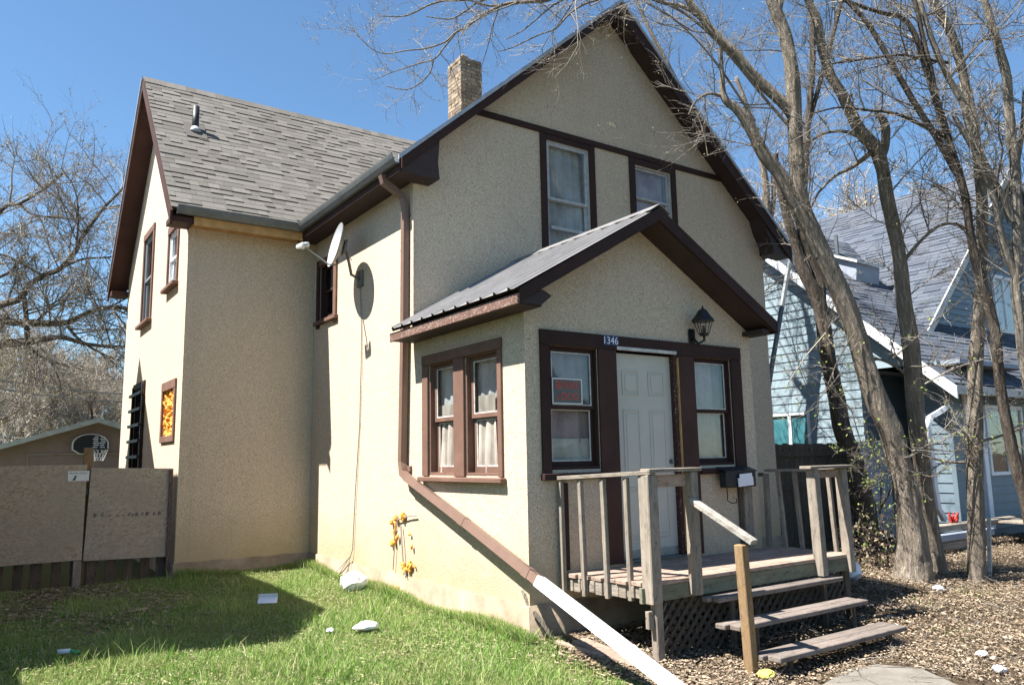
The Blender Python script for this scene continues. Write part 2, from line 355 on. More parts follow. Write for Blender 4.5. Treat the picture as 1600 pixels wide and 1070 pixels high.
# walls with openings: outline given as top(u) and bottom z; returns thick wall mesh
def wall(fn, nrm, us, top, bot, holes, thick=.16):
    m = M(); n = Vector(nrm); cuts = sorted(set([round(u, 5) for u in us]+[round(h[i], 5) for h in holes for i in (0, 1)]))
    cuts = [c for c in cuts if us[0]-1e-6 <= c <= us[-1]+1e-6]
    def quad(pts):
        P = [Vector(fn(*p)) for p in pts]
        if (P[1]-P[0]).cross(P[2]-P[0]).dot(n) < 0: P = P[::-1]
        k = len(P); m.add(P, [list(range(k))]); m.add([p-n*thick for p in P], [list(range(k))[::-1]])
    for a, b in zip(cuts[:-1], cuts[1:]):
        mid = (a+b)/2; hs = sorted([(h[2], h[3]) for h in holes if h[0] <= mid <= h[1]])
        lo = bot
        for z0, z1 in hs: quad([(a, lo), (b, lo), (b, z0), (a, z0)]); lo = z1
        quad([(a, lo), (b, lo), (b, top(b)), (a, top(a))])
    for u0, u1, z0, z1 in holes:
        for p, q in (((u0, z0), (u1, z0)), ((u1, z0), (u1, z1)), ((u1, z1), (u0, z1)), ((u0, z1), (u0, z0))):
            P = [Vector(fn(*p)), Vector(fn(*q))]; m.add([P[0], P[1], P[1]-n*thick, P[0]-n*thick], [(0, 1, 2, 3)])
    e = [(us[0], bot), (us[-1], bot)]+[(u, top(u)) for u in reversed(us)]
    for p, q in zip(e, e[1:]+e[:1]):
        P = [Vector(fn(*p)), Vector(fn(*q))]
        if (P[0]-P[1]).length > 1e-4: m.add([P[0], P[1], P[1]-n*thick, P[0]-n*thick], [(0, 1, 2, 3)])
    return m

# ================================================================ GROUND
gx = np.concatenate([np.linspace(-400, -12, 8), np.linspace(-10, 16, 53), np.linspace(18, 400, 8)])
gy = np.concatenate([np.linspace(-400, -60, 3), np.linspace(-50, -9, 6), np.linspace(-8, 16, 97), np.linspace(20, 600, 10)])
GX, GYY = np.meshgrid(gx, gy); GZZ = np.interp(GYY, GY, GZ)
nearm = (np.abs(GX) < 14) & (GYY > -8) & (GYY < 12)
GZZ = GZZ-.012+np.where(nearm, .012*np.sin(GX*2.3+GYY)*np.sin(GYY*3.1-GX*.7), 0)
V = np.stack([GX, GYY, GZZ], -1).reshape(-1, 3); nxg = len(gx)
ii = (np.arange(len(gy)-1)[:, None]*nxg+np.arange(nxg-1)[None]).ravel()
tag(npmesh('ground', V, np.stack([ii, ii+1, ii+1+nxg, ii+nxg], 1), None, M_soil, None, True), kind='structure')

# ================================================================ HOUSE
W_, D1, WW, D2, VV, WV = 6.417, 3.217, 1.812, 8.377, 2.191, 3.166
ZE = 4.93                        # roof plane height above wall at eave overhang edge
house = thing('house', (3.2, 3, 0), 'two-storey cream stucco house with brown trim, steep gables and a small gabled entry', 'house')
sm = (8.08-5.0)/(W_/2+.29)
def mtop(x): return 5.0+sm*(min(x, W_-x)+.29)-.13
swg = (8.067-5.0)/((D1+D2)/2-(D1-.29)); YR = (D1+D2)/2
def wtop(y): return 5.0+swg*(min(y, D1+D2-y)-(D1-.29))-.13
B0 = -.1
# main front gable wall (y = 0)
UW = [(1.99, 2.73, 4.12, 5.79), (3.61, 4.345, 4.5, 5.775)]
wall(lambda u, z: (u, 0, z), (0, -1, 0), [0, W_/2, W_], mtop, .27, UW).obj('front_wall', M_stucco, house)
# left wall (x = 0)
LW = [(2.40, 2.96, 3.62, 4.42)]
wall(lambda u, z: (0, u, z), (-1, 0, 0), [0.16, D1], lambda u: 4.86, .27, LW).obj('side_wall', M_stucco, house)
wall(lambda u, z: (W_, u, z), (1, 0, 0), [0.16, D2], lambda u: 4.86, B0, []).obj('side_wall', M_stucco, house)
wall(lambda u, z: (u, D2, z), (0, 1, 0), [0, W_/2, W_], mtop, B0, []).obj('rear_wall', M_stucco, house)
# wing walls
wall(lambda u, z: (u, D1, z), (0, -1, 0), [-WW, -.001], lambda u: 4.86, .27, []).obj('wing_wall', M_stucco, house)
WH = [(5.86, 6.66, 3.95, 5.45), (3.86, 4.50, 4.18, 5.02), (3.62, 4.40, 1.97, 2.62), (6.05, 6.95, 1.4, 2.85)]
def wtp(u): return wtop(u)
wall(lambda u, z: (-WW, u, z), (-1, 0, 0), [D1+.16, YR, D2], wtp, B0, WH).obj('wing_gable_wall', M_stucco, house)
# vestibule walls
ZV = 2.95
def vtop(u): return 3.0+.575*(min(u+.25, 3.21-u))-.10
FH = [(.27, .86, 1.45, 2.6), (1.10, 1.945, .55, 2.625), (2.21, 2.79, 1.45, 2.6)]
wall(lambda u, z: (u, -VV, z), (0, -1, 0), [0, 1.48, WV], vtop, .28, FH).obj('entry_front_wall', M_stucco, house)
SH = [(-1.76, -1.15, 1.40, 2.60), (-.945, -.385, 1.40, 2.60)]
wall(lambda u, z: (0, u, z), (-1, 0, 0), [-VV+.16, -.001], lambda u: 3.05, .28, SH).obj('entry_side_wall', M_stucco, house)
wall(lambda u, z: (WV, u, z), (1, 0, 0), [-VV+.16, -.001], lambda u: 3.0, B0, []).obj('entry_side_wall', M_stucco, house)
# foundation band, set 12 mm proud with an uneven top lip
def fband(p, q, n, zt=.29):
    fm = M()
    p = Vector(p); q = Vector(q); n = Vector(n); k = max(2, int((q-p).length/.12))
    for i in range(k):
        a = p.lerp(q, i/k); b = p.lerp(q, (i+1)/k); za = zt+.008*math.sin(i*1.7)+.005*math.sin(i*.6); zb = zt+.008*math.sin((i+1)*1.7)+.005*math.sin((i+1)*.6)
        oa = .022+.008*math.sin(i*.9); ob = .022+.008*math.sin((i+1)*.9)
        fm.add([(a.x+n.x*oa, a.y+n.y*oa, -.3), (b.x+n.x*ob, b.y+n.y*ob, -.3), (b.x+n.x*ob, b.y+n.y*ob, zb), (a.x+n.x*oa, a.y+n.y*oa, za), (b.x-n.x*.1, b.y-n.y*.1, zb+.01), (a.x-n.x*.1, a.y-n.y*.1, za+.01)], [(0, 1, 2, 3), (3, 2, 4, 5)])
    fm.obj('foundation', M_found, house, True)
fband((0, -VV-.02, 0), (0, D1, 0), (-1, 0, 0)); fband((-.02, -VV, 0), (WV, -VV, 0), (0, -1, 0))
fband((-WW-.02, D1, 0), (0, D1, 0), (0, -1, 0)); fband((-WW, D1-.02, 0), (-WW, D2, 0), (-1, 0, 0)); fband((WV, 0, 0), (W_, 0, 0), (0, -1, 0))
# downspout gouge and corner bumps: small stucco strip at the main corner
piece('corner_bead', (-.014, -.03, 3.02), (.0, .05, 4.7), M_stucco, house, .006)
# floors so the interior stays dark
M().box((.17, .17, .42), (W_-.17, D2-.17, .5)).box((.17, -VV+.17, .43), (WV-.17, .165, .49)).box((.17, -VV+.2, 2.85), (WV-.2, D2-.17, 2.88)).box((-WW+.17, D1+.17, 2.8), (-.02, D2-.17, 2.85)).obj('interior_floor', M_dark, house)

# ---- roofs
def shingle_me(mat, nm):
    m = M(); m.add([(0, 0, .0), (1, 0, .0), (1, 1, 0), (0, 1, 0), (0, 0, 1), (1, 0, 1), (1, 1, .15), (0, 1, .15)], [(0, 3, 2, 1), (4, 5, 6, 7), (0, 1, 5, 4), (1, 2, 6, 5), (2, 3, 7, 6), (3, 0, 4, 7)])
    me = bpy.data.meshes.new(nm); me.from_pydata([tuple(v) for v in m.v], [], m.f); me.materials.append(mat); return me
SM = shingle_me(M_shin, 'shingle')
def roof_plane(O, U, S, L, H, parent, name, mat, mshin, ulim=None, cour=.14, single=0, rr=rnd, tabs=True, wtab=(.12, .30), th=.013):
    """O eave start, U unit along eave, S unit up the slope, L length, H slope length; a deck slab and courses on it."""
    O = Vector(O); U = Vector(U); S = Vector(S); Nn = U.cross(S).normalized()
    if Nn.z < 0: Nn = -Nn
    n = int(math.ceil(H/cour)); cand = []
    for i in range(n):
        v0 = i*cour; v1 = min(H, v0+cour*1.0)
        a, b = ulim(v0) if ulim else (0, L)
        u = a-rr.random()*.2
        while u < b:
            wv = rr.uniform(*wtab) if tabs else 5.; u0 = max(a, u); u1 = min(b, u+wv); u += wv
            if u1-u0 < .02: continue
            cand.append((u0, u1, v0, v1, th*(.45+.8*(rr.random() < .42)) if tabs else th))
    out = [(c, O+U*c[0]+S*c[2]) for c in cand]
    if single: out.sort(key=lambda q: ((q[1]-CAM).length))
    root = parent
    for j, (c, p) in enumerate(out[:single]):
        o = bpy.data.objects.new('shingle', SM); sc.collection.objects.link(o); o.parent = root
        T = Matrix(((U.x*(c[1]-c[0]-.003), S.x*(c[3]-c[2]+.01), Nn.x*c[4], 0), (U.y*(c[1]-c[0]-.003), S.y*(c[3]-c[2]+.01), Nn.y*c[4], 0), (U.z*(c[1]-c[0]-.003), S.z*(c[3]-c[2]+.01), Nn.z*c[4], 0), (0, 0, 0, 1)))
        T.translation = p+Nn*.002-wloc(root); o.matrix_local = T
    m = M()
    for c, p in out[single:]:
        du = U*(c[1]-c[0]-.003); ds = S*(c[3]-c[2]+.01); t = Nn*c[4]; q = p+Nn*.002
        m.add([q, q+du, q+du+ds, q+ds, q+t, q+du+t, q+du+ds+t*.15, q+ds+t*.15], [(4, 5, 6, 7), (0, 1, 5, 4), (1, 2, 6, 5), (3, 0, 4, 7)])
    if m.v: tag(m.obj(name, mshin, root), kind='stuff')
# wing roof deck
OE = 5.0; ov = .29
def slab(m, pts, n, t=.06):
    n = Vector(n).normalized(); m.prism([Vector(p)-n*t for p in pts], n*t); return m
nW = Vector((0, -swg, 1)).normalized()
XL = -WW-ov
wr = M(); slab(wr, [(XL, D1-ov, OE), (-ov, D1-ov, OE), (3.2085, YR, 8.067), (XL, YR, 8.067)], nW)
nWb = Vector((0, swg, 1)).normalized(); slab(wr, [(XL, YR, 8.067), (3.2085, YR, 8.067), (-ov, D2+ov, OE), (XL, D2+ov, OE)], nWb)
wroof = wr.obj('wing_roof', M_shin, house)
HS = math.hypot(YR-(D1-ov), 8.067-OE); Sw = Vector((0, (YR-D1+ov), 8.067-OE)).normalized()
roof_plane((XL-.01, D1-ov-.02, OE-.02), (1, 0, 0), Sw, 2.1, HS+.02, wroof, 'shingles', M_shin, M_shin, ulim=lambda v: (0, .01-XL-ov+(3.2085+ov)*v/HS), single=300)
roof_plane((XL, D2+ov, OE), (1, 0, 0), Vector((0, -(YR-D1+ov), 8.067-OE)).normalized(), 2.1, HS, wroof, 'shingles', M_shin, M_shin, ulim=lambda v: (0, -XL-ov+(3.2+ov)*v/HS), tabs=False)
mc = M()
u = XL-.012
while u < 3.1:
    mc.prism([(u, YR-.13, 8.067-.13*swg+.02), (u, YR, 8.067+.028), (u, YR+.13, 8.067-.13*swg+.02), (u, YR, 8.067-.0)], (.17, 0, .004)); u += .165
tag(mc.obj('ridge_shingles', M_shin, wroof), kind='stuff')
# main roof
nL = Vector((-sm, 0, 1)).normalized(); nR = Vector((sm, 0, 1)).normalized(); YF = -.27; XR = W_+ov
mr = M(); slab(mr, [(-ov, YF, OE), (W_/2, YF, 8.08), (W_/2, D2+.3, 8.08), (-ov, D2+.3, OE)], nL)
slab(mr, [(W_/2, YF, 8.08), (XR, YF, OE), (XR, D2+.3, OE), (W_/2, D2+.3, 8.08)], nR)
mroof = mr.obj('main_roof', M_shin, house); HM = math.hypot(W_/2+ov, 8.08-OE)
roof_plane((-ov, YF-.01, OE), (0, 1, 0), Vector((W_/2+ov, 0, 8.08-OE)).normalized(), 9, HM, mroof, 'shingles', M_shin, M_shin, ulim=lambda v: (0, (D1-ov-YF)+(YR-D1+ov)*v/HM) , tabs=True)
roof_plane((XR, YF-.01, OE), (0, 1, 0), Vector((-(W_/2+ov), 0, 8.08-OE)).normalized(), D2+.3-YF, HM, mroof, 'shingles', M_shin, M_shin, tabs=True)
# rake fascia boards with drip edge, soffits
def rake(m, a, b, out, h=.17, t=.028, drop=.0):
    a = Vector(a); b = Vector(b); o = Vector(out); z = Vector((0, 0, h)); dz = Vector((0, 0, drop))
    m.prism([a-dz, b-dz, b-dz-z, a-dz-z], o*t)
mf = M(); rake(mf, (-ov, YF, OE-.01), (W_/2, YF, 8.07), (0, -1, 0), .155); rake(mf, (W_/2, YF, 8.07), (XR+.1, YF, OE-.1), (0, -1, 0), .24)
mf.obj('fascia', M_fascia, mroof)
me_ = M(); rake(me_, (-ov-.05, YF-.03, OE-.025), (W_/2, YF-.03, 8.095), (0, -1, 0), .055, .02); rake(me_, (W_/2, YF-.03, 8.095), (XR+.12, YF-.03, OE-.09), (0, -1, 0), .05, .02)
me_.obj('drip_edge', M_drip, mroof)
ms = M(); slab(ms, [(-ov+.02, YF, OE-.115), (W_/2, YF, 7.955), (W_/2, -.001, 7.955), (-ov+.02, -.001, OE-.115)], nL, .02)
slab(ms, [(W_/2, YF, 7.93), (XR-.02, YF, OE-.14), (XR-.02, -.001, OE-.14), (W_/2, -.001, 7.93)], nR, .02)
# cornice returns at the two lower ends
ms.prism([(-ov+.0, YF, OE-.16), (.21, YF, OE+.28), (.19, YF, OE-.0), (.2, YF, OE-.1), (.21, YF, OE-.2), (-ov, YF, OE-.2)], (0, -YF, 0))
ms.prism([(XR+.1, YF, OE-.16), (W_-.28, YF, OE+.33), (W_-.20, YF, OE+.1), (W_-.12, YF, OE-.02), (W_-.07, YF, OE-.12), (W_-.06, YF, OE-.24), (XR+.1, YF, OE-.26)], (0, -YF, 0))
# left eave soffit and fascia, right eave
ms.box((-ov, YF+.02, OE-.18), (-.001, D1-.02, OE-.155)); ms.box((W_+.001, YF+.02, OE-.2), (XR, D2, OE-.17))
ms.obj('soffit', M_soffit, mroof)
M().box((-ov-.02, YF, OE-.2), (-ov+.005, D1-ov-.03, OE-.05)).obj('eave_board', M_fascia, mroof); M().box((XR-.005, YF, OE-.2), (XR+.02, D2, OE-.05)).obj('eave_board', M_fascia, mroof)
# wing rake, soffit, eave
mw = M(); 
rake(mw, (XL, D1-ov-.08, OE-.085), (XL, YR, 8.057), (-1, 0, 0), .20); rake(mw, (XL, YR, 8.057), (XL, D2+ov+.06, OE-.075), (-1, 0, 0), .20)
mw.obj('wing_fascia', M_trim, wroof)
mg_ = M(); rake(mg_, (XL-.03, YR, 8.09), (XL-.03, D2+ov+.08, OE-.05), (-1, 0, 0), .05, .02); mg_.obj('drip_edge', M_drip, wroof)
mw = M(); slab(mw, [(XL, D1-ov, OE-.15), (-WW-.001, D1-ov, OE-.15), (-WW-.001, YR, 7.91), (XL, YR, 7.91)], nW, .02); slab(mw, [(XL, YR, 7.91), (-WW-.001, YR, 7.91), (-WW-.001, D2+ov, OE-.15), (XL, D2+ov, OE-.15)], nWb, .02)
mw.box((XL, D1-ov, OE-.205), (-WW-.001, D1+.05, OE-.13)); mw.box((XL, D2-.05, OE-.22), (-WW-.001, D2+ov, OE-.13))
mw.obj('wing_soffit', M_trim, wroof)
M().box((-WW, D1-ov, OE-.185), (-.31, D1-.002, OE-.16)).box((-WW-.0, D1-ov-.02, OE-.23), (-.3, D1-ov+.012, OE-.10)).obj('raw_soffit', M_rawwood, wroof)
# gutters
def gutter(m, a, b, out):
    a = Vector(a); b = Vector(b); o = Vector(out); Z = Vector((0, 0, 1)); t = .1
    prof = [(0, 0), (0, -.10), (.055, -.10), (.085, -.05), (.10, -.01), (.105, .012), (.095, .012), (.088, -.012), (.075, -.045), (.05, -.09), (.008, -.09), (.008, 0)]
    k = len(prof); P = [a+o*x+Z*z for x, z in prof]; Q = [b+o*x+Z*z for x, z in prof]
    m.add(P+Q, [(i, (i+1) % k, k+(i+1) % k, k+i) for i in range(k)]); m.add(P, [list(range(k))]); m.add(Q, [list(range(k))])
mg = M(); gutter(mg, (XL+.06, D1-ov-.02, OE-.012), (-ov-.0, D1-ov-.02, OE-.012), (0, -1, 0)); mg.obj('gutter', M_gutter, wroof)
mg = M(); gutter(mg, (-ov-.02, YF-.0, OE-.01), (-ov-.02, D1-ov-.02, OE-.01), (-1, 0, 0)); mg.obj('gutter', M_gutter, mroof); mg = M(); gutter(mg, (XR+.02, YF, OE-.03), (XR+.02, D2, OE-.03), (1, 0, 0)); mg.obj('gutter', M_gutter, mroof)
# vent pipe on wing slope
vp = thing('vent_pipe', (-1.497, 4.626, 6.82), 'dark plumbing vent pipe with light flashing standing on the shingled wing roof', 'vent pipe')
M().tube([(-1.497, 4.626, 6.76), (-1.497, 4.626, 7.24)], .052, 14).obj('pipe', M_black, vp, True)
M().tube([(-1.497, 4.61, 6.79), (-1.497, 4.62, 6.84), (-1.497, 4.626, 6.885)], [.10, .078, .056], 14).obj('flashing', M_drip, vp, True)
mm = M(); slab(mm, [(-1.66, 4.44, 6.625+.03), (-1.34, 4.44, 6.625+.03), (-1.34, 4.78, 6.987+.03), (-1.66, 4.78, 6.987+.03)], nW, .006); mm.obj('flashing_plate', M_shin, vp)
# chimney
cx0, cx1, cy0, cy1, cz1 = 2.60, 3.04, 3.2, 3.66, 8.66
chim = M().box((cx0+.012, cy0+.012, 7.2), (cx1-.012, cy1-.012, cz1-.10)).obj('chimney', M_mortar, house)
bm = M().box((-.5, -.5, -.5), (.5, .5, .5), 0); bme = bpy.data.meshes.new('brick'); bme.from_pydata([tuple(v) for v in bm.v], [], bm.f); bme.materials.append(M_brick)
z = 7.32; row = 0
while z < cz1-.03:
    h = .062
    for side in range(4):
        ax = side % 2; a0, a1 = (cx0, cx1) if ax == 0 else (cy0, cy1); c = (cy0 if side == 0 else cy1) if ax == 0 else (cx1 if side == 1 else cx0)
        u = a0-(.11 if row % 2 else 0)
        while u < a1-.02:
            u0, u1 = max(a0, u), min(a1, u+.21); u += .222
            if u1-u0 < .03 or (z > cz1-.24 and rnd.random() < .22) or rnd.random() < .02: continue
            j = rnd.uniform(-.007, .007); o = bpy.data.objects.new('brick', bme); sc.collection.objects.link(o); o.parent = chim
            inn = .046*(1 if (side in (0, 3)) else -1)
            p = ((u0+u1)/2, c+inn+j, z+h/2) if ax == 0 else (c+inn+j, (u0+u1)/2, z+h/2)
            o.location = Vector(p)-wloc(chim); o.scale = ((u1-u0-.002), .09, h-.001) if ax == 0 else (.09, (u1-u0-.002), h-.001); o.rotation_euler = (rnd.uniform(-.02, .02), 0, rnd.uniform(-.02, .02))
    z += .071; row += 1
M().box((cx0+.02, cy0+.01, cz1-.06), (cx0+.17, cy0+.12, cz1+.06), .02).obj('loose_cap_stone', M_found, chim)
# metal entry roof
nVL = Vector((-.575, 0, 1)).normalized(); nVR = Vector((.575, 0, 1)).normalized(); VY0 = -VV-.3; xr = 1.48; zr = 3.0+.575*(xr+.25)+.04
vroof_m = M(); slab(vroof_m, [(-.27, VY0, 3.03), (xr, VY0, zr), (xr, -.002, zr), (-.27, -.002, 3.03)], nVL, .03); slab(vroof_m, [(xr, VY0, zr), (3.23, VY0, 3.03), (3.23, -.002, 3.03), (xr, -.002, zr)], nVR, .03)
vroof = vroof_m.obj('entry_roof', M_fascia, house)
mm = M(); 
def corr(m, p0, p1, nn):     # corrugated sheet between eave line x at p0 and ridge p1, ribs run up the slope
    y = VY0-.03; n = Vector(nn); k = 0
    while y < -.01:
        for (ya, ha, yb, hb) in ((0, .006, .05, .006), (.05, .006, .065, .03), (.065, .03, .085, .03), (.085, .03, .1, .006), (.1, .006, .2285, .006)):
            a0 = min(y+ya, -.004); b0 = min(y+yb, -.004)
            A = Vector((p0[0], a0, p0[1]))+n*ha; B = Vector((p0[0], b0, p0[1]))+n*hb; C2 = Vector((p1[0], b0, p1[1]))+n*hb; D = Vector((p1[0], a0, p1[1]))+n*ha
            m.add([A, B, C2, D, A-n*.0015, B-n*.0015, C2-n*.0015, D-n*.0015], [(0, 1, 2, 3), (7, 6, 5, 4), (0, 4, 5, 1)])
        y += .2285
corr(mm, (-.33, 3.0), (xr, zr+.004), nVL); mm.obj('metal_sheet', M_metal, vroof)
mm = M(); corr(mm, (3.28, 3.0), (xr, zr+.004), nVR); mm.obj('metal_sheet', M_metal, vroof)
M().prism([(xr-.14, VY0-.04, zr-.045), (xr, VY0-.04, zr+.045), (xr+.14, VY0-.04, zr-.045), (xr, VY0-.04, zr+.03)], (0, -VY0+.03, 0)).obj('ridge_cap', M_metal, vroof)
mf = M(); rake(mf, (-.27, VY0, 3.02), (xr, VY0, zr), (0, -1, 0), .125, .03); rake(mf, (xr, VY0, zr), (3.24, VY0, 3.02), (0, -1, 0), .13, .03)
mf.obj('fascia', M_fascia, vroof)
M().beam((-.285, VY0-.03, 2.925), (-.285, -.01, 2.925), .03, .095, bev=.004).obj('eave_fascia', M_eave, vroof)
M().beam((3.245, VY0-.03, 2.95), (3.245, -.01, 2.95), .03, .13, bev=.004).obj('eave_fascia', M_fascia, vroof)
ms = M(); slab(ms, [(-.25, VY0+.0, 2.95), (xr, VY0, zr-.10), (xr, -VV-.001, zr-.10), (-.25, -VV-.001, 2.95)], nVL, .02); slab(ms, [(xr, VY0, zr-.12), (3.22, VY0, 2.93), (3.22, -VV-.001, 2.93), (xr, -VV-.001, zr-.12)], nVR, .02)
ms.box((-.27, VY0+.02, 2.885), (-.001, -.01, 2.905)); ms.box((WV+.001, VY0+.02, 2.89), (3.23, -.01, 2.91))
ms.prism([(-.27, VY0, 2.90), (.0, VY0, 3.04), (.10, VY0, 2.99), (-.02, VY0, 2.895)], (0, .28, 0)); ms.box((WV-.12, VY0+.02, 2.88), (3.22, -VV, 2.93))
ms.obj('soffit', M_soffit, vroof)
# ---- belt trim on the front gable
piece('belt_trim', (.80, -.028, 5.872), (5.86, -.001, 5.955), M_fascia, house)
def casing(lo, hi, nm='casing', mat=None, par=None): return piece(nm, lo, hi, mat or M_fascia, par or house, .004)

def drape(mat, parent, x0, x1, z0, z1, d, axis, amp=.012, freq=42, nm='curtain'):
    # axis 'y' -> plane y=d, along x ; axis 'x' -> plane x=d, along y
    m = M(); k = 64; P = []
    for j in range(5):
        for i in range(k+1):
            t = i/k; u = x0+(x1-x0)*t; zz = z0+(z1-z0)*j/4; o = amp*math.sin(u*freq+j*.5)+amp*.6*math.sin(u*freq*.37+j)
            P.append((u, d+o, zz) if axis == 'y' else (d+o, u, zz))
    F = [(j*(k+1)+i, j*(k+1)+i+1, (j+1)*(k+1)+i+1, (j+1)*(k+1)+i) for j in range(4) for i in range(k)]
    return m.add(P, F).obj(nm, mat, parent, True)
def window(par, axis, plane, s, u0, u1, z0, z1, zm, frame, sash_d=.05, fw=.045, lab=None, cur=None, lower_in=.03, putty=None, trim=None):
    """double hung window in an opening; s = outward sign along normal. recess depths go inward."""
    def bx(m, a, b, c, d, e0, e1, bv=.003):
        q0 = plane-s*e0; q1 = plane-s*e1; lo, hi = min(q0, q1), max(q0, q1)
        m.box((a, lo, c), (b, hi, d), bv) if axis == 'y' else m.box((lo, a, c), (hi, b, d), bv)
    w = M()
    t = .02
    bx(w, u0-.001, u0+t, z0, z1, .005, .15); bx(w, u1-t, u1+.001, z0, z1, .005, .15); bx(w, u0+t, u1-t, z1-t, z1+.001, .005, .15); bx(w, u0+t, u1-t, z0-.001, z0+.03, .0, .15)
    w = w.obj('window', trim or frame, par)
    if lab: w['label'] = lab
    a, b = u0+t, u1-t
    for k, (c, d, dep) in enumerate(((zm, z1-t, sash_d), (z0+.03, zm+.03, sash_d+lower_in))):
        m = M(); bx(m, a, a+fw, c, d, dep, dep+.03); bx(m, b-fw, b, c, d, dep, dep+.03); bx(m, a+fw, b-fw, d-fw*.9, d, dep, dep+.03); bx(m, a+fw, b-fw, c, c+fw*(1.0 if k == 0 else 1.3), dep, dep+.03)
        m.obj('sash', frame, w)
        if putty:
            m = M(); q = .012; A, B, C_, D_ = a+fw, b-fw, c+fw*(1.0 if k == 0 else 1.3), d-fw*.9
            bx(m, A, A+q, C_, D_, dep+.004, dep+.012, 0); bx(m, B-q, B, C_, D_, dep+.004, dep+.012, 0); bx(m, A+q, B-q, D_-q, D_, dep+.004, dep+.012, 0); bx(m, A+q, B-q, C_, C_+q, dep+.004, dep+.012, 0)
            m.obj('putty', putty, w)
        m = M(); bx(m, a+fw*.8, b-fw*.8, c+fw*.8, d-fw*.8, dep+.013, dep+.017, 0); m.obj('pane', M_glass, w)
    if cur:
        for (cm, f0, f1, g0, g1, dd) in cur:
            drape(cm, w, a+(b-a)*f0, a+(b-a)*f1, z0+(z1-z0)*g0, z0+(z1-z0)*g1, plane-s*dd, axis)
    return w
# entry side windows (x = 0, facing -x)
c_ = M_trimlit
casing((-.03, -1.835, 2.595), (0, -.257, 2.70), 'casing', c_); casing((-.026, -.385, 1.39), (0, -.258, 2.592), 'casing', c_); casing((-.028, -1.148, 1.39), (0, -.947, 2.592), 'casing', c_); casing((-.026, -1.83, 1.39), (0, -1.762, 2.592), 'casing', c_)
piece('sill', (-.075, -1.87, 1.335), (.0, -.235, 1.385), c_, house, .008)
window(house, 'x', 0, -1, -.945, -.385, 1.40, 2.60, 1.965, c_, .055, .045, 'left sash window of the entry side pair', [(M_curt, 0, 1, 0, 1, .13), (M_curlit, .35, 1, 0, .62, .10)], putty=M_whited)
window(house, 'x', 0, -1, -1.76, -1.15, 1.40, 2.60, 1.965, c_, .055, .045, 'right sash window of the entry side pair', [(M_curt, 0, 1, 0, 1, .13), (M_curlit, .3, .95, 0, .66, .10)], putty=M_whited)
# entry front windows + door (y = -VV)
Y0 = -VV; c_ = M_trim
casing((.165, Y0-.03, 2.60), (2.965, Y0, 2.74)); casing((.165, Y0-.026, 1.40), (.268, Y0, 2.598)); casing((.862, Y0-.026, .56), (1.098, Y0, 2.598), 'casing', M_trim); casing((1.952, Y0-.026, .56), (2.208, Y0, 2.598), 'casing', M_trim); casing((2.792, Y0-.026, 1.40), (2.965, Y0, 2.598))
piece('sill', (.15, Y0-.06, 1.36), (.861, Y0, 1.42), M_fascia, house, .006); piece('sill', (2.209, Y0-.06, 1.36), (2.98, Y0, 1.42), M_fascia, house, .006)
wl = window(house, 'y', Y0, 1, 0, 1, 0, 1, .5, c_) if False else None
w1 = window(house, 'y', Y0, -1, .27, .86, 1.45, 2.60, 2.01, M_fascia, .03, .035, 'left front window with a warning sign', [(M_curb, 0, 1, 0, .25, .115), (M_curp, 0, 1, .22, 1, .14)], putty=M_whited)
w2 = window(house, 'y', Y0, -1, 2.21, 2.79, 1.45, 2.60, 2.01, M_fascia, .03, .035, 'right front window', [(M_curp, 0, 1, 0, 1, .14)], putty=M_whited)
# door
dr = M(); dr.box((1.115, Y0+.045, .575), (1.905, Y0+.09, 2.585), .004)
door = dr.obj('door', M_door, house)
M().tube([(1.855, Y0+.046, 1.50), (1.855, Y0+.036, 1.50)], .026, 12).tube([(1.855, Y0+.036, 1.50), (1.855, Y0+.012, 1.50)], [.012, .02], 10).obj('lock', M_gutter, door)
M().box((1.12, Y0+.0425, .58), (1.90, Y0+.0455, .66), .001).obj('kick_strip', plain('scuffed door bottom', (.30, .29, .25), .6, .4, 9, .001), door)
for (xa, xb, za, zb) in ((1.215, 1.445, 2.165, 2.415), (1.575, 1.805, 2.165, 2.415), (1.215, 1.445, 1.385, 2.02), (1.575, 1.805, 1.385, 2.02), (1.215, 1.445, .76, 1.26), (1.575, 1.805, .76, 1.26)):
    m = M(); y = Y0+.045
    t = .018
    for (a, b, c, d) in ((xa, xb, zb-t, zb), (xa, xb, za, za+t), (xa, xa+t, za+t, zb-t), (xb-t, xb, za+t, zb-t)): m.box((a, y-.009, c), (b, y+.002, d), .004)
    m.box((xa+.04, y-.007, za+.04), (xb-.04, y+.002, zb-.04), .006); m.obj('panel', M_door, door)
M().tube([(1.17, Y0+.045, 1.50), (1.17, Y0-.0, 1.50)], .012, 10).tube([(1.17, Y0+.0, 1.50), (1.17, Y0-.03, 1.50)], [.03, .026], 12).obj('knob', M_black, door, True) if False else None
piece('door_jamb', (1.909, Y0+.01, .56), (1.944, Y0+.15, 2.62), M_peel, house); piece('door_jamb', (1.90, Y0-.012, .575), (1.948, Y0+.008, 2.59), M_peel, house); piece('door_jamb', (1.101, Y0+.01, .56), (1.114, Y0+.15, 2.62), M_peel, house)
piece('raw_strip', (1.946, Y0-.034, .6), (1.958, Y0-.002, 2.57), M_rawwood, house, .002)
piece('head_flashing', (1.10, Y0-.036, 2.602), (1.935, Y0-.0305, 2.637), M_whited, house, .002)
piece('threshold', (1.10, Y0-.03, .552), (1.944, Y0+.12, .573), M_gutter, house, .003)
piece('wall_strip', (.34, Y0-.03, .56), (.44, Y0-.001, 1.33), M_fascia, house); piece('wall_strip', (2.86, Y0-.05, .58), (2.99, Y0-.001, 1.26), WZ, house); piece('wall_strip', (2.80, Y0-.03, .6), (2.845, Y0-.001, 1.28), WZd, house)
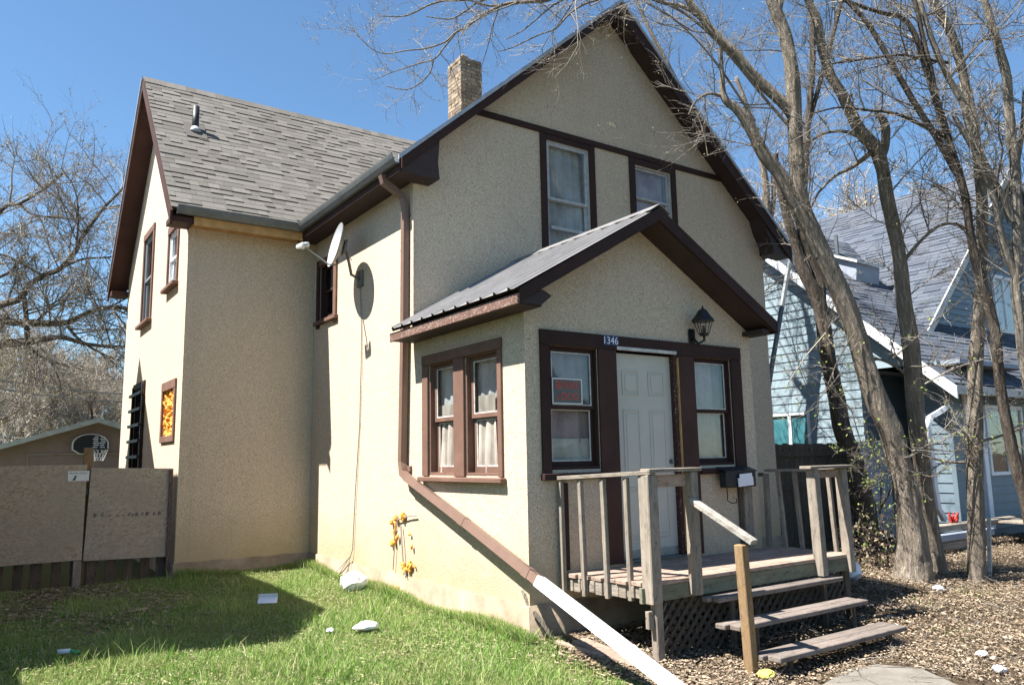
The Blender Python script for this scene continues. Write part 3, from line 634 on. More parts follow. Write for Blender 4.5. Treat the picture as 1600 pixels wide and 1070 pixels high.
# upper front windows
c_ = M_fascia
casing((1.885, -.024, 4.05), (1.988, -.001, 5.870)); casing((2.732, -.024, 4.05), (2.84, -.001, 5.870)); casing((1.990, -.022, 5.792), (2.730, -.001, 5.868))
casing((3.495, -.024, 4.45), (3.608, -.001, 5.870)); casing((4.347, -.024, 4.45), (4.452, -.001, 5.870)); casing((3.610, -.022, 5.778), (4.345, -.001, 5.868))
window(house, 'y', 0, -1, 1.99, 2.73, 4.12, 5.79, 4.97, M_grey, .012, .04, 'tall upper window with pale frame', [(M_curt, 0, 1, 0, 1, .1)], trim=M_grey)
window(house, 'y', 0, -1, 3.61, 4.345, 4.5, 5.775, 5.28, M_grey, .035, .035, 'small upper window with pale frame', [(M_curp, 0, 1, 0, 1, .12)], trim=M_grey)
M().box((2.05, -.002, 4.565), (2.67, .03, 4.61), .003).obj('storm_rail', M_grey, house)
# left wall window near inner corner
casing((-.03, 2.30, 3.50), (0, 2.40, 4.52), 'casing', M_trimlit); casing((-.03, 2.96, 3.50), (0, 3.06, 4.52), 'casing', M_fascia); casing((-.028, 2.401, 4.42), (0, 2.959, 4.52), 'casing', M_trimlit); piece('sill', (-.06, 2.26, 3.545), (0, 3.1, 3.60), M_trimlit, house, .006)  # inner-corner casing keeps the darker brown where the wing shades it
window(house, 'x', 0, -1, 2.40, 2.96, 3.62, 4.42, 4.02, M_fascia, .05, .04, None, [(M_curt, 0, .4, 0, 1, .14)])
# wing gable windows (x=-WW)
def wcase(u0, u1, z0, z1, mat, cw=.09):
    X = -WW
    casing((X-.03, u0-cw, z1), (X, u1+cw, z1+.12), 'casing', mat); casing((X-.026, u0-cw, z0-.001), (X, u0, z1-.001), 'casing', mat); casing((X-.026, u1, z0-.001), (X, u1+cw, z1-.001), 'casing', mat)
    piece('sill', (X-.09, u0-cw-.04, z0-.06), (X, u1+cw+.04, z0-.002), mat, house, .008)
wcase(5.86, 6.66, 4.15, 5.55, M_trimlit) if False else None
wcase(5.86, 6.66, 3.95, 5.45, M_trimlit); wcase(3.86, 4.50, 4.18, 5.02, M_trimlit, .06)
window(house, 'x', -WW, -1, 5.86, 6.66, 3.95, 5.45, 4.7, M_dishd, .012, .05, None, [(M_curt, 0, 1, 0, 1, .12)])
window(house, 'x', -WW, -1, 3.86, 4.50, 4.18, 5.02, 4.6, M_white, .02, .04, None, [(M_curt, 0, 1, .45, 1, .12)], trim=M_white)
casing((-WW-.03, 3.54, 1.88), (-WW, 4.48, 1.968), 'casing', M_trimlit); casing((-WW-.03, 3.54, 2.622), (-WW, 4.48, 2.75), 'casing', M_trimlit); casing((-WW-.028, 3.54, 1.969), (-WW, 3.62, 2.621), 'casing', M_trimlit); casing((-WW-.028, 4.40, 1.969), (-WW, 4.48, 2.621), 'casing', M_trimlit)
# foam filled window opening
fo = M(); na, nb_ = 16, 18; P = []
for j in range(nb_+1):
    for i in range(na+1):
        hgt = .05+rnd.uniform(-.05, .03)+(-.09 if rnd.random() < .13 else 0)
        P.append((-WW+.06-hgt, 3.62+.78*i/na+rnd.uniform(-.012, .012), 1.97+.65*j/nb_+rnd.uniform(-.012, .012)))
fo.add(P, [(j*(na+1)+i, j*(na+1)+i+1, (j+1)*(na+1)+i+1, (j+1)*(na+1)+i) for j in range(nb_) for i in range(na) if rnd.random() > .07]); fo.obj('spray_foam_infill', M_foam, house, False)
M().box((-WW+.10, 3.62, 1.97), (-WW+.12, 4.40, 2.62)).obj('backing', M_dark, house)
# barred window behind the fence
casing((-WW-.03, 5.97, 1.35), (-WW, 6.048, 2.95), 'casing', M_fascia); casing((-WW-.03, 6.952, 1.35), (-WW, 7.03, 2.95), 'casing', M_fascia); casing((-WW-.03, 6.049, 2.852), (-WW, 6.951, 2.95), 'casing', M_fascia)
window(house, 'x', -WW, -1, 6.05, 6.95, 1.4, 2.85, 2.1, M_fascia, .05, .04, None, [(M_curt, 0, 1, 0, 1, .14)])
bars = M()
for k in range(6): bars.box((-WW-.09, 5.95, 1.42+k*.26), (-WW-.05, 7.05, 1.47+k*.26), .004)
bars.box((-WW-.05, 6.0, 1.38), (-WW-.03, 6.05, 2.9)).box((-WW-.05, 6.95, 1.38), (-WW-.03, 7.0, 2.9)).obj('window_bars', M_black, house)
# orange foam drips on the side wall near the foundation
for (px, py, s) in ((620, 808, 1.2), (630, 806, 1.2), (613, 815, 1.), (622, 838, 1.), (617, 845, 1.1), (612, 850, .9), (641, 835, .6), (644, 855, .8), (632, 884, 1.3), (638, 886, 1.), (643, 882, .8), (634, 892, 1.), (648, 884, .5), (616, 918, 1.), (620, 925, 1.2), (612, 928, .8), (623, 932, .9)):
    p = onp(px, py, 0, -.02); m = M(); r = .021*s
    for q in range(3):
        c = p+Vector((0, rnd.uniform(-.015, .015), rnd.uniform(-.02, .02))); m.tube([c+Vector((0, 0, -r*1.2)), c+Vector((-r*.5, 0, -r*.6)), c+Vector((-r*.6, .004, r*.3)), c+Vector((0, 0, r*1.1))], [r*.25, r*.8, r*.9, r*.3], 7)
    m.obj('foam_drip', M_foam, house, True)
for (px, pa, pb, rr_) in ((617, 812, 850, .013), (631, 802, 812, .02), (640, 876, 892, .014), (622, 915, 938, .016)):
    pts = [onp(px+rnd.uniform(-2, 2), pa+(pb-pa)*q/6, 0, -.02) for q in range(7)]
    M().tube(pts, [rr_*rnd.uniform(.5, 1.5) for q in pts], 7).obj('foam_drip', M_foam, house, True)
M().tube([onp(626, 820, 0, -.03), onp(628, 850, 0, -.035), onp(630, 880, 0, -.035), onp(634, 900, 0, -.04)], .008, 6).tube([onp(617, 830, 0, -.03), onp(616, 860, 0, -.03), onp(614, 890, 0, -.03)], .006, 6).tube([onp(620, 812, 0, -.03), onp(640, 806, 0, -.03), onp(650, 805, 0, -.03)], .007, 6).obj('wall_hose', M_cable, house)
# ---- downspouts
ds = M(); a = .052
ds.tube([(-ov-.06, .10, 4.86), (-ov-.04, .10, 4.78), (-.09, .09, 4.64), (-.06, .085, 4.52), (-.06, .10, 3.0), (-.06, .15, 1.55), (-.075, .09, 1.42), (-.09, -.1, 1.35)], a, 4, True, True)
dso = ds.obj('downspout', M_pipe, house)
m = M(); m.tube([(-.09, -.03, 1.375), (-.10, -1.3, .955), (-.10, -2.60, .50)], .056, 4, True, True); m.tube([(-.10, -1.22, .982), (-.10, -1.3, .955)], .061, 4, True, True); m.tube([(-.10, -2.28, .612), (-.10, -2.36, .585)], .062, 4, True, True); m.obj('downspout_extension', M_pipe, house)
m = M(); m.tube([(-.10, -2.47, .545), (-.10, -3.55, .18), (-.10, -4.4, -.11)], .064, 4, True, True); m.tube([(-.10, -3.52, .19), (-.10, -3.56, .177)], .068, 4, True, True); m.obj('downspout_extension', M_pipew, house)['label'] = 'white lower length of the downspout'
m = M(); m.box((-.03, .02, 1.44), (0, .16, 1.5), .003).box((-.03, .02, 4.4), (0, .16, 4.44), .003).obj('pipe_strap', M_pipe, house)
ml = M().tube([onp(1238, 396, 1, .6), onp(1232, 420, 1, .5), onp(1208, 560, 1, .3), onp(1200, 610, 1, .2)], .045, 6)
ml.obj('downspout', M_gutter, house)

# ================================================================ attached small things
# satellite dish
C0 = Vector((0, 1.40, 3.82))+Vector((-1, .18, 1.56))*.335
sdish = thing('satellite_dish', (0, 1.47, 3.95), 'grey satellite dish with feed arm bracketed to the sunlit side wall', 'satellite dish')
ax = (Vector((-.95, .15, .20))).normalized(); sxv = ax.cross(Vector((0, 0, 1))).normalized(); upv = sxv.cross(ax).normalized()
m = M(); rings = 7; seg = 36; Pp = []
for k in range(rings+1):
    for i in range(seg):
        t = k/rings; aa = 2*math.pi*i/seg; Pp.append(C0+sxv*(.33*t*math.cos(aa))+upv*(.295*t*math.sin(aa))+ax*(.085*t*t-.04))
F = [(k*seg+i, k*seg+(i+1) % seg, (k+1)*seg+(i+1) % seg, (k+1)*seg+i) for k in range(rings) for i in range(seg)]
m.add(Pp, F); m.cur = 1; m.add([p-ax*.010 for p in Pp], [f[::-1] for f in F]); m.add([Pp[rings*seg+i] for i in range(seg)]+[Pp[rings*seg+i]-ax*.010 for i in range(seg)], [(i, (i+1) % seg, seg+(i+1) % seg, seg+i) for i in range(seg)])
m.obj('reflector', [M_dishg, M_dishd], sdish, True)
bt = C0-upv*.28+ax*.03; lnb = onp(470, 384, 0, C0.x-.52)
M().tube([C0-upv*.26-ax*.03, bt+ax*.04, lnb+Vector((.05, 0, -.01))], .013, 8).obj('feed_arm', M_dishd, sdish)
d = (lnb-C0).normalized(); m = M(); sd = d.cross(Vector((0, 0, 1))).normalized()
m.beam(lnb-sd*.09, lnb+sd*.09, .05, .055, bev=.01); 
for s_ in (-1, 1): m.tube([lnb+sd*.065*s_, lnb+sd*.06*s_-d*.07], [.03, .034], 12)
m.beam(lnb+Vector((.0, 0, -.02))-sd*.09, lnb+Vector((0, 0, -.02))-sd*.09+Vector((0, 0, -.07)), .03, .04)
m.obj('receiver', M_dishg, sdish, True)
M().tube([C0-ax*.05, C0-ax*.12+Vector((0, 0, -.06)), Vector((-.16, 1.43, 3.97)), Vector((-.02, 1.47, 3.93))], .02, 10).obj('mast', M_gutter, sdish, True)
M().beam(C0-ax*.085-upv*.10, C0-ax*.085+upv*.10, .10, .035, up=ax, bev=.005).obj('bracket', M_gutter, sdish); M().box((-.035, 1.40, 3.83), (-.001, 1.54, 4.05), .004).obj('wall_plate', M_gutter, sdish)
M().tube([C0-ax*.08, C0-ax*.1+Vector((.02, -.06, -.12)), C0-ax*.12+Vector((.06, -.02, -.16))], .006, 6).obj('coil', M_cable, sdish)
cb = thing('cable', (0, 1.5, 0), 'thin cable hanging from the satellite dish down the side wall to the grass', 'cable')
m = M(); m.tube([(-.03, 1.47, 3.93), (-.02, 1.45, 3.7), (-.015, 1.42, 3.2), (-.02, 1.41, 2.8), (-.012, 1.46, 2.0), (-.02, 1.55, 1.2), (-.02, 1.62, .46), (-.04, 1.66, .35)], .0065, 6)
m.tube([(-.04, 1.66, .37), (-.05, 1.95, .2), (-.06, 2.25, .06)], .005, 5); m.tube([(-.04, 1.66, .37), (-.06, 1.85, .2), (-.1, 2.0, .04)], .005, 5); m.tube([(-.04, 1.66, .37), (-.05, 1.68, .2), (-.06, 1.67, .04)], .005, 5); m.obj('strand', M_cable, cb)
# coach lamp
lp = thing('wall_lamp', (2.24, Y0, 2.8), 'black coach lantern on the stucco wall to the right above the white door', 'lamp')
m = M(); m.box((2.15, Y0-.03, 2.74), (2.25, Y0-.001, 2.90), .02); m.tube([(2.20, Y0-.03, 2.80), (2.21, Y0-.09, 2.73), (2.24, Y0-.15, 2.76), (2.24, Y0-.15, 2.83)], .014, 8); m.obj('bracket', M_black, lp, True)
m = M(); lc = Vector((2.24, Y0-.15, 0))
m.tube([lc+Vector((0, 0, z)) for z in (2.965, 2.975, 3.0, 3.06, 3.075, 3.10, 3.105)], [.135, .13, .105, .062, .055, .02, .004], 6); m.tube([lc+Vector((0, 0, 3.10)), lc+Vector((0, 0, 3.135))], [.014, .006], 8)
m.obj('hood', M_black, lp)
m = M()
for i in range(6):
    aa = math.pi*i/3; m.tube([lc+Vector((.1*math.cos(aa), .1*math.sin(aa), 2.965)), lc+Vector((.055*math.cos(aa), .055*math.sin(aa), 2.83))], .005, 5)
m.tube([lc+Vector((0, 0, 2.81)), lc+Vector((0, 0, 2.835))], [.05, .06], 6); m.obj('cage', M_black, lp)
M().tube([lc+Vector((0, 0, 2.835)), lc+Vector((0, 0, 2.96))], [.052, .096], 6, False).obj('glass', M_glass, lp)
M().tube([lc+Vector((0, 0, 2.835)), lc+Vector((0, 0, 2.87)), lc+Vector((0, 0, 2.92))], [.014, .016, .012], 8).obj('candle_socket', M_black, lp)
# house number
hn = thing('house_number', (1.02, Y0-.032, 2.69), 'navy plate with white house number 1346 over the door casing', 'sign')
M().box((.925, Y0-.036, 2.638), (1.125, Y0-.0305, 2.738), .002).obj('plate', M_numb, hn)
text('1346', 'lettering', M_numw, hn, (.935, Y0-.0368, 2.652), (1, 0, 0), (0, 0, 1), .072, .18, .001)
# beware sign in the window
bw = thing('warning_sign', (.5, Y0+.02, 2.05), 'dark sign with red lettering BEWARE of DOG and pale border leaning in the front window', 'sign')
bx0, bx1, bz0, bz1 = .318, .688, 2.05, 2.302; by = Y0+.022
M().box((bx0, by, bz0), (bx1, by+.004, bz1), .001).obj('board', M_signd, bw)
m = M()
for (a, b, c, d) in ((bx0+.004, bx1-.004, bz1-.016, bz1-.004), (bx0+.004, bx1-.004, bz0+.004, bz0+.016), (bx0+.004, bx0+.016, bz0+.016, bz1-.016), (bx1-.016, bx1-.004, bz0+.016, bz1-.016)): m.box((a, by-.0015, c), (b, by+.001, d))
m.obj('border', M_signw, bw)
text('BEWARE', 'lettering', M_red, bw, (bx0+.05, by-.001, bz0+.145), (1, 0, 0), (0, 0, 1), .075, bx1-bx0-.10, .001)
text('of', 'lettering', M_red, bw, (bx0+.055, by-.001, bz0+.05), (1, 0, 0), (0, 0, 1), .04, .045, .001); text('DOG', 'lettering', M_red, bw, (bx0+.115, by-.001, bz0+.045), (1, 0, 0), (0, 0, 1), .068, .20, .001)
# mailbox
mb = thing('mailbox', (2.69, Y0, 1.3), 'black wall mailbox with white mail sticking out below the right front window', 'mailbox')
M().box((2.45, Y0-.16, 1.215), (2.93, Y0-.061, 1.385), .008).prism([(2.44, Y0-.17, 1.388), (2.44, Y0-.03, 1.43), (2.44, Y0-.03, 1.42), (2.44, Y0-.17, 1.378)], (.5, 0, 0)).obj('box', M_black, mb)
M().tube([(2.52, Y0-.10, 1.215), (2.52, Y0-.10, 1.08), (2.55, Y0-.13, 1.05), (2.60, Y0-.15, 1.06), (2.60, Y0-.15, 1.10)], .006, 6).obj('paper_hook', M_black, mb)
T = Matrix.Translation((2.62, Y0-.17, 1.22)) @ Matrix.Rotation(R(-3), 4, 'Y')
M().box((0, -.01, 0), (.24, 0, .09), 0, T).box((.02, -.014, .03), (.22, -.011, .13), 0, T).obj('mail', M_paper, mb)
M().box((1.105, Y0-.1, .7), (1.12, Y0-.09, .71)).obj('door_stop', M_black, house) if False else None

# ================================================================ PORCH DECK
DX0, DX1, DY0, DZ = .34, 3.42, -3.06, .54
dk = thing('porch_deck', (1.9, -2.6, 0), 'weathered grey wooden porch deck with railings in front of the entry door', 'porch')
y = DY0+.0
k = 0
while y < Y0-.07:
    y1 = min(y+.138, Y0-.032); j = rnd.uniform(-.02, .02)
    m = M(); m.box((DX0+.01+.14*(y-Y0)/(DY0-Y0)+j*.6, y, DZ-.035), (DX1+j*.3, y1-.006, DZ+rnd.uniform(-.004, .003)), .004); m.obj('deck_board', WXr, dk); y = y1; k += 1
M().box((.47, DY0-.035, .375), (DX1, DY0-.001, .50), .004).obj('front_rim', WXg, dk)
piece('nosing', (.66, DY0-.045, .503), (DX1+.01, DY0-.001, .538), WXr, dk)
m = M(); 
for q in range(10): yy = DY0+(Y0-.04-DY0)*q/10; m.box((DX0+.16-.014*q+rnd.uniform(0, .012), yy, .395+rnd.uniform(-.012, .012)), (DX0+.21-.014*q, yy+(Y0-.04-DY0)/10+.002, .50), .005)
m.obj('left_rim', WY, dk); piece('right_rim', (DX1-.04, DY0+.003, .38), (DX1-.004, Y0-.04, .50), WY, dk)
for xx in (1.1, 1.9, 2.7): piece('joist', (xx, DY0+.004, .38), (xx+.04, Y0-.04, .5), WY, dk)
m = M().box((.505, DY0-.12, .372), (.625, DY0+.0, 1.405), .008); m.obj('corner_post', WZ, dk)
M().box((.565, DY0-.09, -.2), (.655, DY0-.02, .375), .01).obj('support_post', WZ, dk); M().box((.50, DY0-.07, .18), (.56, DY0-.03, .32), .004).obj('block', WZ, dk)
for q in range(4):
    zz = .02+q*.09; M().beam((.66, DY0-.06, zz), (.71, DY0-.07, zz+.07), .01, .004).obj('splinter', WZ, dk)
piece('support_post', (3.3, DY0-.02, -.2), (3.38, DY0+.05, .375), WZd, dk); piece('support_post', (1.9, DY0+.0, -.2), (1.98, DY0+.07, .375), WZd, dk)
# left railing
M().beam((.325, Y0-.01, 1.385), (.575, DY0-.12, 1.425), .04, .05, up=(1, 0, .0)).obj('top_rail', WY, dk) if False else None
lx = lambda t: .315+(.55-.315)*t
M().beam((.315, Y0+.0-.01, 1.375), (.56, DY0-.13, 1.425), .085, .035, bev=.004).obj('top_rail', WY, dk)
for t, in ((.03,), (.27,), (.52,), (.76,)):
    yy = Y0-.03+(DY0-.06-Y0)*t; xx = lx(t)+.005
    m = M(); m.beam((xx+.01, yy, .385-rnd.uniform(0, .02)), (lx(t)+.0, yy+rnd.uniform(-.01, .01), 1.36+.03*t), .042, .042, up=(1, 0, 0), bev=.003); m.obj('baluster', WZ, dk)
# front left rail piece
piece('rail_cap', (.51, DY0-.14, 1.425), (1.14, DY0-.03, 1.455), WX, dk, .004); piece('sub_rail', (.627, DY0-.06, 1.30), (1.02, DY0-.02, 1.40), WXr, dk, .004)
M().beam((1.055, DY0-.08, .395), (1.06, DY0-.08, 1.42), .085, .09, up=(0, 1, 0), bev=.005).obj('rail_post', WZ, dk)
# right side
M().beam((2.83, DY0-.075, .375), (2.80, DY0-.075, 1.40), .085, .10, up=(0, 1, 0), bev=.005).obj('rail_post', WZ, dk)
M().beam((3.36, DY0-.04, .36), (3.33, DY0-.04, 1.40), .09, .09, up=(0, 1, 0), bev=.005).obj('rail_post', WZ, dk)
piece('rail_cap', (2.70, DY0-.13, 1.402), (3.42, DY0-.0, 1.432), WX, dk, .004); piece('sub_rail', (2.86, DY0-.05, 1.31), (3.29, DY0-.015, 1.395), WXr, dk, .004)
M().beam((3.36, DY0, 1.38), (3.30, Y0-.01, 1.375), .085, .03, bev=.004).obj('top_rail', WY, dk)
for t in (.14, .36, .6, .84):
    yy = DY0+(Y0-DY0)*t; m = M(); m.beam((3.415-.02*t, yy, .39), (3.355-.03*t, yy, 1.365), .04, .042, up=(1, 0, 0), bev=.003); m.obj('baluster', WZ, dk)
M().beam((WV+.1, Y0+.02, 1.33), (WV+.02, Y0+.02, 1.33), .04, .04).obj('rail_end', WZd, dk)
# wall posts behind right railing
M().beam((3.22, Y0-.05, .55), (3.24, Y0-.05, 1.34), .05, .05, up=(0, 1, 0), bev=.003).obj('baluster', WZ, dk)
# lattice skirt
def lattice(p0, ux, L, z0, z1, step, par, n):
    ux = Vector(ux); n = Vector(n); P0 = Vector(p0); H = z1-z0
    for sgn in (1, -1):
        t = -H
        while t < L:
            a = t; b = t+H
            za, zb = (0, H) if sgn > 0 else (H, 0)
            ua, ub = max(a, 0), min(b, L)
            if ub-ua > .04:
                fa = (ua-a)/(b-a); fb = (ub-a)/(b-a); pa = P0+ux*ua+Vector((0, 0, z0+za+(zb-za)*fa)); pb = P0+ux*ub+Vector((0, 0, z0+za+(zb-za)*fb))
                M().beam(pa+n*.006*sgn, pb+n*.006*sgn, .008, .036, up=(ux*-sgn+Vector((0, 0, 1)))).obj('lattice_slat', M_lat, par)
            t += step
lattice((.68, DY0+.0, 0), (1, 0, 0), 2.66, -.15, .37, .105, dk, (0, -1, 0))
M().box((DX0+.1, DY0+.06, -.16), (DX1-.1, DY0+.075, -.1)).obj('bottom_plate', WZd, dk)
# steps
st = thing('wooden_steps', (2.1, -3.4, -.1), 'three open plank treads with a sloping handrail climbing to the porch deck', 'steps')
for (xa, xb, ya, yb, zz) in ((1.17, 3.03, -3.24, -3.085, .36), (1.10, 2.99, -3.50, -3.285, .18), (1.12, 2.99, -3.86, -3.61, .0)):
    mid = (ya+yb)/2
    for (a, b, k) in ((ya, mid-.003, 0), (mid+.003, yb, 1)):
        m = M().box((xa+.05*(1-k), a, zz-.042), (xb+rnd.uniform(-.02, .02), b, zz), .006); m.obj('tread_board', WXt, st)
for (xx, ya, za) in ((1.42, -3.74, -.05), (2.86, -3.74, -.05), (1.42, -3.42, .13), (2.86, -3.4, .13), (1.46, -3.15, .31), (2.8, -3.15, .31)):
    M().box((xx, ya-.02, -.21), (xx+.045, ya+.02, za+.005), .003).obj('leg', WZd, st)
M().beam((2.62, -3.62, -.12), (2.95, -3.30, .06), .035, .06, bev=.003).obj('brace', WZd, st)
M().box((2.76, -3.82, -.24), (3.06, -3.66, -.165), .01).obj('footing_block', M_conc, st)
M().beam((1.10, -3.64, -.30), (1.055, -3.64, .845), .078, .085, up=(0, 1, 0), bev=.006).obj('newel_post', WZy, st)
M().beam((1.015, DY0-.12, 1.18), (1.085, -3.75, .865), .085, .045, bev=.005).obj('handrail', wood('handrail wood', 1, (.42, .39, .34), (.24, .21, .18), (.36, .34, .31)), st)
hp = M().box((.565, -3.7, -.2), (.566, -3.69, -.19))

# path
pt = M(); pp = [gnd(1285, 1075), gnd(1325, 1050), gnd(1372, 1042), gnd(1440, 1049), gnd(1520, 1085), gnd(1560, 1200), gnd(1000, 1200)]
pt.prism([Vector((p.x, p.y, gz(p.y)-.05)) for p in pp], (0, 0, .075)); tag(pt.obj('path', M_conc), kind='structure')

# ================================================================ FENCE (left)
fn = thing('plywood_fence', (-2.9, 3.33, 0), 'makeshift fence of two weathered strand board sheets over dark pickets beside the house', 'fence')
FY = D1+.10
s1 = M().box((-4.45, FY, .42), (-2.872, FY+.015, 1.585), .002).obj('board_sheet', M_osb1, fn); s1['label'] = 'brown left sheet'
T = Matrix.Translation((-2.868, FY+.001, 0)) @ Matrix.Rotation(R(1.6), 4, 'Y')
s2 = M().box((0, 0, .405), (.975, .015, 1.545), .002, T).obj('board_sheet', M_osb2, fn); s2['label'] = 'grey right sheet'
m = M()
for i, (a, wv, hv) in enumerate(((.10, .05, .05), (.19, .02, .07), (.27, .05, .02), (.36, .03, .03), (.43, .05, .015), (.49, .03, .045), (.54, .03, .035), (.58, .05, .05), (.65, .03, .05), (.70, .07, .05), (.79, .04, .05), (.85, .06, .05))):
    for q in range(2): m.box((-2.87+a+q*.016, FY-.0025, .93-.02*a+q*.01), (-2.87+a+q*.016+wv*.3, FY-.0005, .93-.02*a+hv), 0)
m.obj('faded_stamp', plain('faded ink', (.16, .13, .11), .9, .3, 30, 0), fn)
for i in range(13):
    xx = -4.4+i*.2; M().box((xx+rnd.uniform(-.02, .02), FY+.06, .03), (xx+.12, FY+.08, 1.40), .003).obj('picket', WZd, fn)
for zz in (.5, 1.2): M().box((-4.45, FY+.02, zz), (-1.86, FY+.058, zz+.08), .003).obj('rail', WZd, fn)
M().box((-2.96, FY-.0+.016, 0), (-2.87, FY+.05, 1.56), .004).obj('post', WZ, fn); M().box((-1.90, FY-.03, 0), (-1.862, FY+.08, 1.50), .004).obj('post', M_eave, fn)
ypost = M().box((-2.905, FY+.09, .0), (-2.80, FY+.18, 1.80), .004).obj('post', WZy, fn); ypost['label'] = 'fresh yellow post rising above the fence'
fs = thing('fence_sign', (-2.95, FY, 1.45), 'small white BEWARE OF DOG sign with a dog silhouette on the strand board fence', 'sign')
M().box((-3.08, FY-.006, 1.383), (-2.90, FY-.001, 1.513), .001).obj('plate', M_signw, fs) if False else M().box((-3.08, FY-.006, 1.385), (-2.845, FY-.001, 1.51), .001).obj('plate', M_signw, fs)
text('BEWARE OF DOG', 'lettering', M_blk, fs, (-3.06, FY-.007, 1.473), (1, 0, 0), (0, 0, 1), .02, .19, .0006)
m = M(); ox, oz = -3.04, 1.395
m.prism([(ox+x*.06, FY-.0066, oz+z*.06) for x, z in ((0, 0), (.2, .05), (.35, .35), (.55, .6), (.5, .9), (.7, 1.0), (.8, .9), (1.05, .85), (1.0, .72), (.82, .65), (.8, .3), (.85, 0), (.7, 0), (.65, .25), (.5, 0))], (0, -.0006, 0)); m.obj('dog_silhouette', M_blk, fs)

# ================================================================ GARAGE behind
gr = thing('garage', (-1.6, 16, 0), 'low taupe garage with shallow grey roof behind the strand board fence', 'garage')
GYp = 14.; gpk = (-1.54, 2.77); gs = (2.77-2.116)/(3.57-1.54)
def gl(x): return gpk[1]-gs*abs(x-gpk[0])
m = M(); m.prism([(-5.2, GYp+.3, -.1), (2.3, GYp+.3, -.1), (2.3, GYp+.3, gl(2.3)-.08), (gpk[0], GYp+.3, gpk[1]-.08), (-5.2, GYp+.3, gl(-5.2)-.08)], (0, 6, 0)); m.obj('wall', M_garage, gr)
m = M(); m.prism([(gpk[0], GYp, gpk[1]), (-5.6, GYp, gl(-5.6)), (-5.6, GYp, gl(-5.6)-.12), (gpk[0], GYp, gpk[1]-.12)], (0, 6.6, 0)); m.prism([(gpk[0], GYp, gpk[1]), (2.6, GYp, gl(2.6)), (2.6, GYp, gl(2.6)-.12), (gpk[0], GYp, gpk[1]-.12)], (0, 6.6, 0)); m.obj('roof', M_groof, gr)
m = M(); 
for (a, b, c, d) in ((-3.0, .4, 1.86, 1.89), (-3.0, -2.97, -.1, 1.86), (-2.4, -2.38, 1.86, 1.89)): m.box((a, GYp+.27, c), (b, GYp+.3, d))
m.obj('door_trim', plain('garage trim', (.30, .23, .2), .8, .1, 5, 0), gr)
hb = thing('basketball_backboard', (-1.67, GYp, 2.1), 'black fan-shaped basketball backboard with white rim line on the garage gable', 'basketball hoop')
def fan(r, zc): return [(-1.67+r*1.0*math.cos(a)*.41/.41, 0, zc+r*.62*math.sin(a)) for a in [math.pi*i/14 for i in range(15)]]+[(-1.67-r, 0, zc-.14*r/.41*1.0), (-1.67-r*.6, 0, zc-r*.62), (-1.67+r*.6, 0, zc-r*.62), (-1.67+r, 0, zc-.14*r/.41)]
m = M(); m.prism([(x, GYp+.20, z) for x, _, z in fan(.41, 2.12)], (0, .03, 0)); m.obj('border', M_signw, hb)
m = M(); m.prism([(x, GYp+.192, z) for x, _, z in fan(.375, 2.12)], (0, .01, 0)); m.obj('board', M_black, hb)
m = M()
for q in range(16):
    rr_ = q//2; m.box((-1.62+(q % 2)*.15+rnd.uniform(-.03, .03), GYp+.188, 2.28-rr_*.05), (-1.50+(q % 2)*.15+rnd.uniform(-.02, .03), GYp+.193, 2.305-rr_*.05))
m.obj('print', M_signw, hb)
m = M(); m.tube([(-1.5+.2*math.cos(a), GYp-.1+.2*math.sin(a), 1.98) for a in [2*math.pi*i/16 for i in range(17)]], .012, 6); m.box((-1.56, GYp+.1, 1.9), (-1.44, GYp+.2, 2.02)); m.obj('rim', M_black, hb)
m = M()
for i in range(12):
    a = 2*math.pi*i/12; b = a+.5; m.tube([(-1.5+.2*math.cos(a), GYp-.1+.2*math.sin(a), 1.98), (-1.48+.13*math.cos(b), GYp-.1+.13*math.sin(b), 1.84), (-1.5+.10*math.cos(a), GYp-.1+.1*math.sin(a), 1.70)], .008, 4)
m.obj('net', M_paper, hb)
# wires
pw = thing('power_lines', (-2, 24, 0), 'two dark power lines crossing behind the garage treetops at left', 'power line')
for (a, b) in (((-10, 592), (260, 618)), ((-10, 606), (260, 630))):
    p = at(*a, 24); q = at(*b, 26); m = M(); m.tube([p.lerp(q, t)-Vector((0, 0, .12*math.sin(math.pi*t))) for t in (0, .25, .5, .75, 1)], .022, 5); m.obj('wire', M_black, pw)

# ================================================================ neighbouring building left of the frame (unseen, its outline fitted to the lawn shade)
nl = thing('neighbouring_house', (-6, 4, 0), 'plain pale neighbouring house unseen beyond the left edge, shaped to cast the lawn shade', 'house')
Hn = 5.5; m = M()
m.prism([(-4.42, 8.6, -.2), (-4.42, .7, -.2), (-5.23, -.34, -.2), (-7.1, .95, -.2), (-9, 1.0, -.2), (-9, 8.6, -.2)], (0, 0, Hn+.2)); m.obj('wall', M_nbwall, nl)
m = M(); m.prism([(-4.43, 5.25, Hn), (-4.43, 7.2, 7.5), (-4.43, 8.15, Hn)], (-4, 0, 0)); m.obj('dormer', M_nbwall, nl)
m = M(); m.box((-8, -3.4, -.4), (-5.5, .1, 2.9)); m.obj('shade_block', M_nbwall, nl)  # low block added to cast the shade strip at lower left

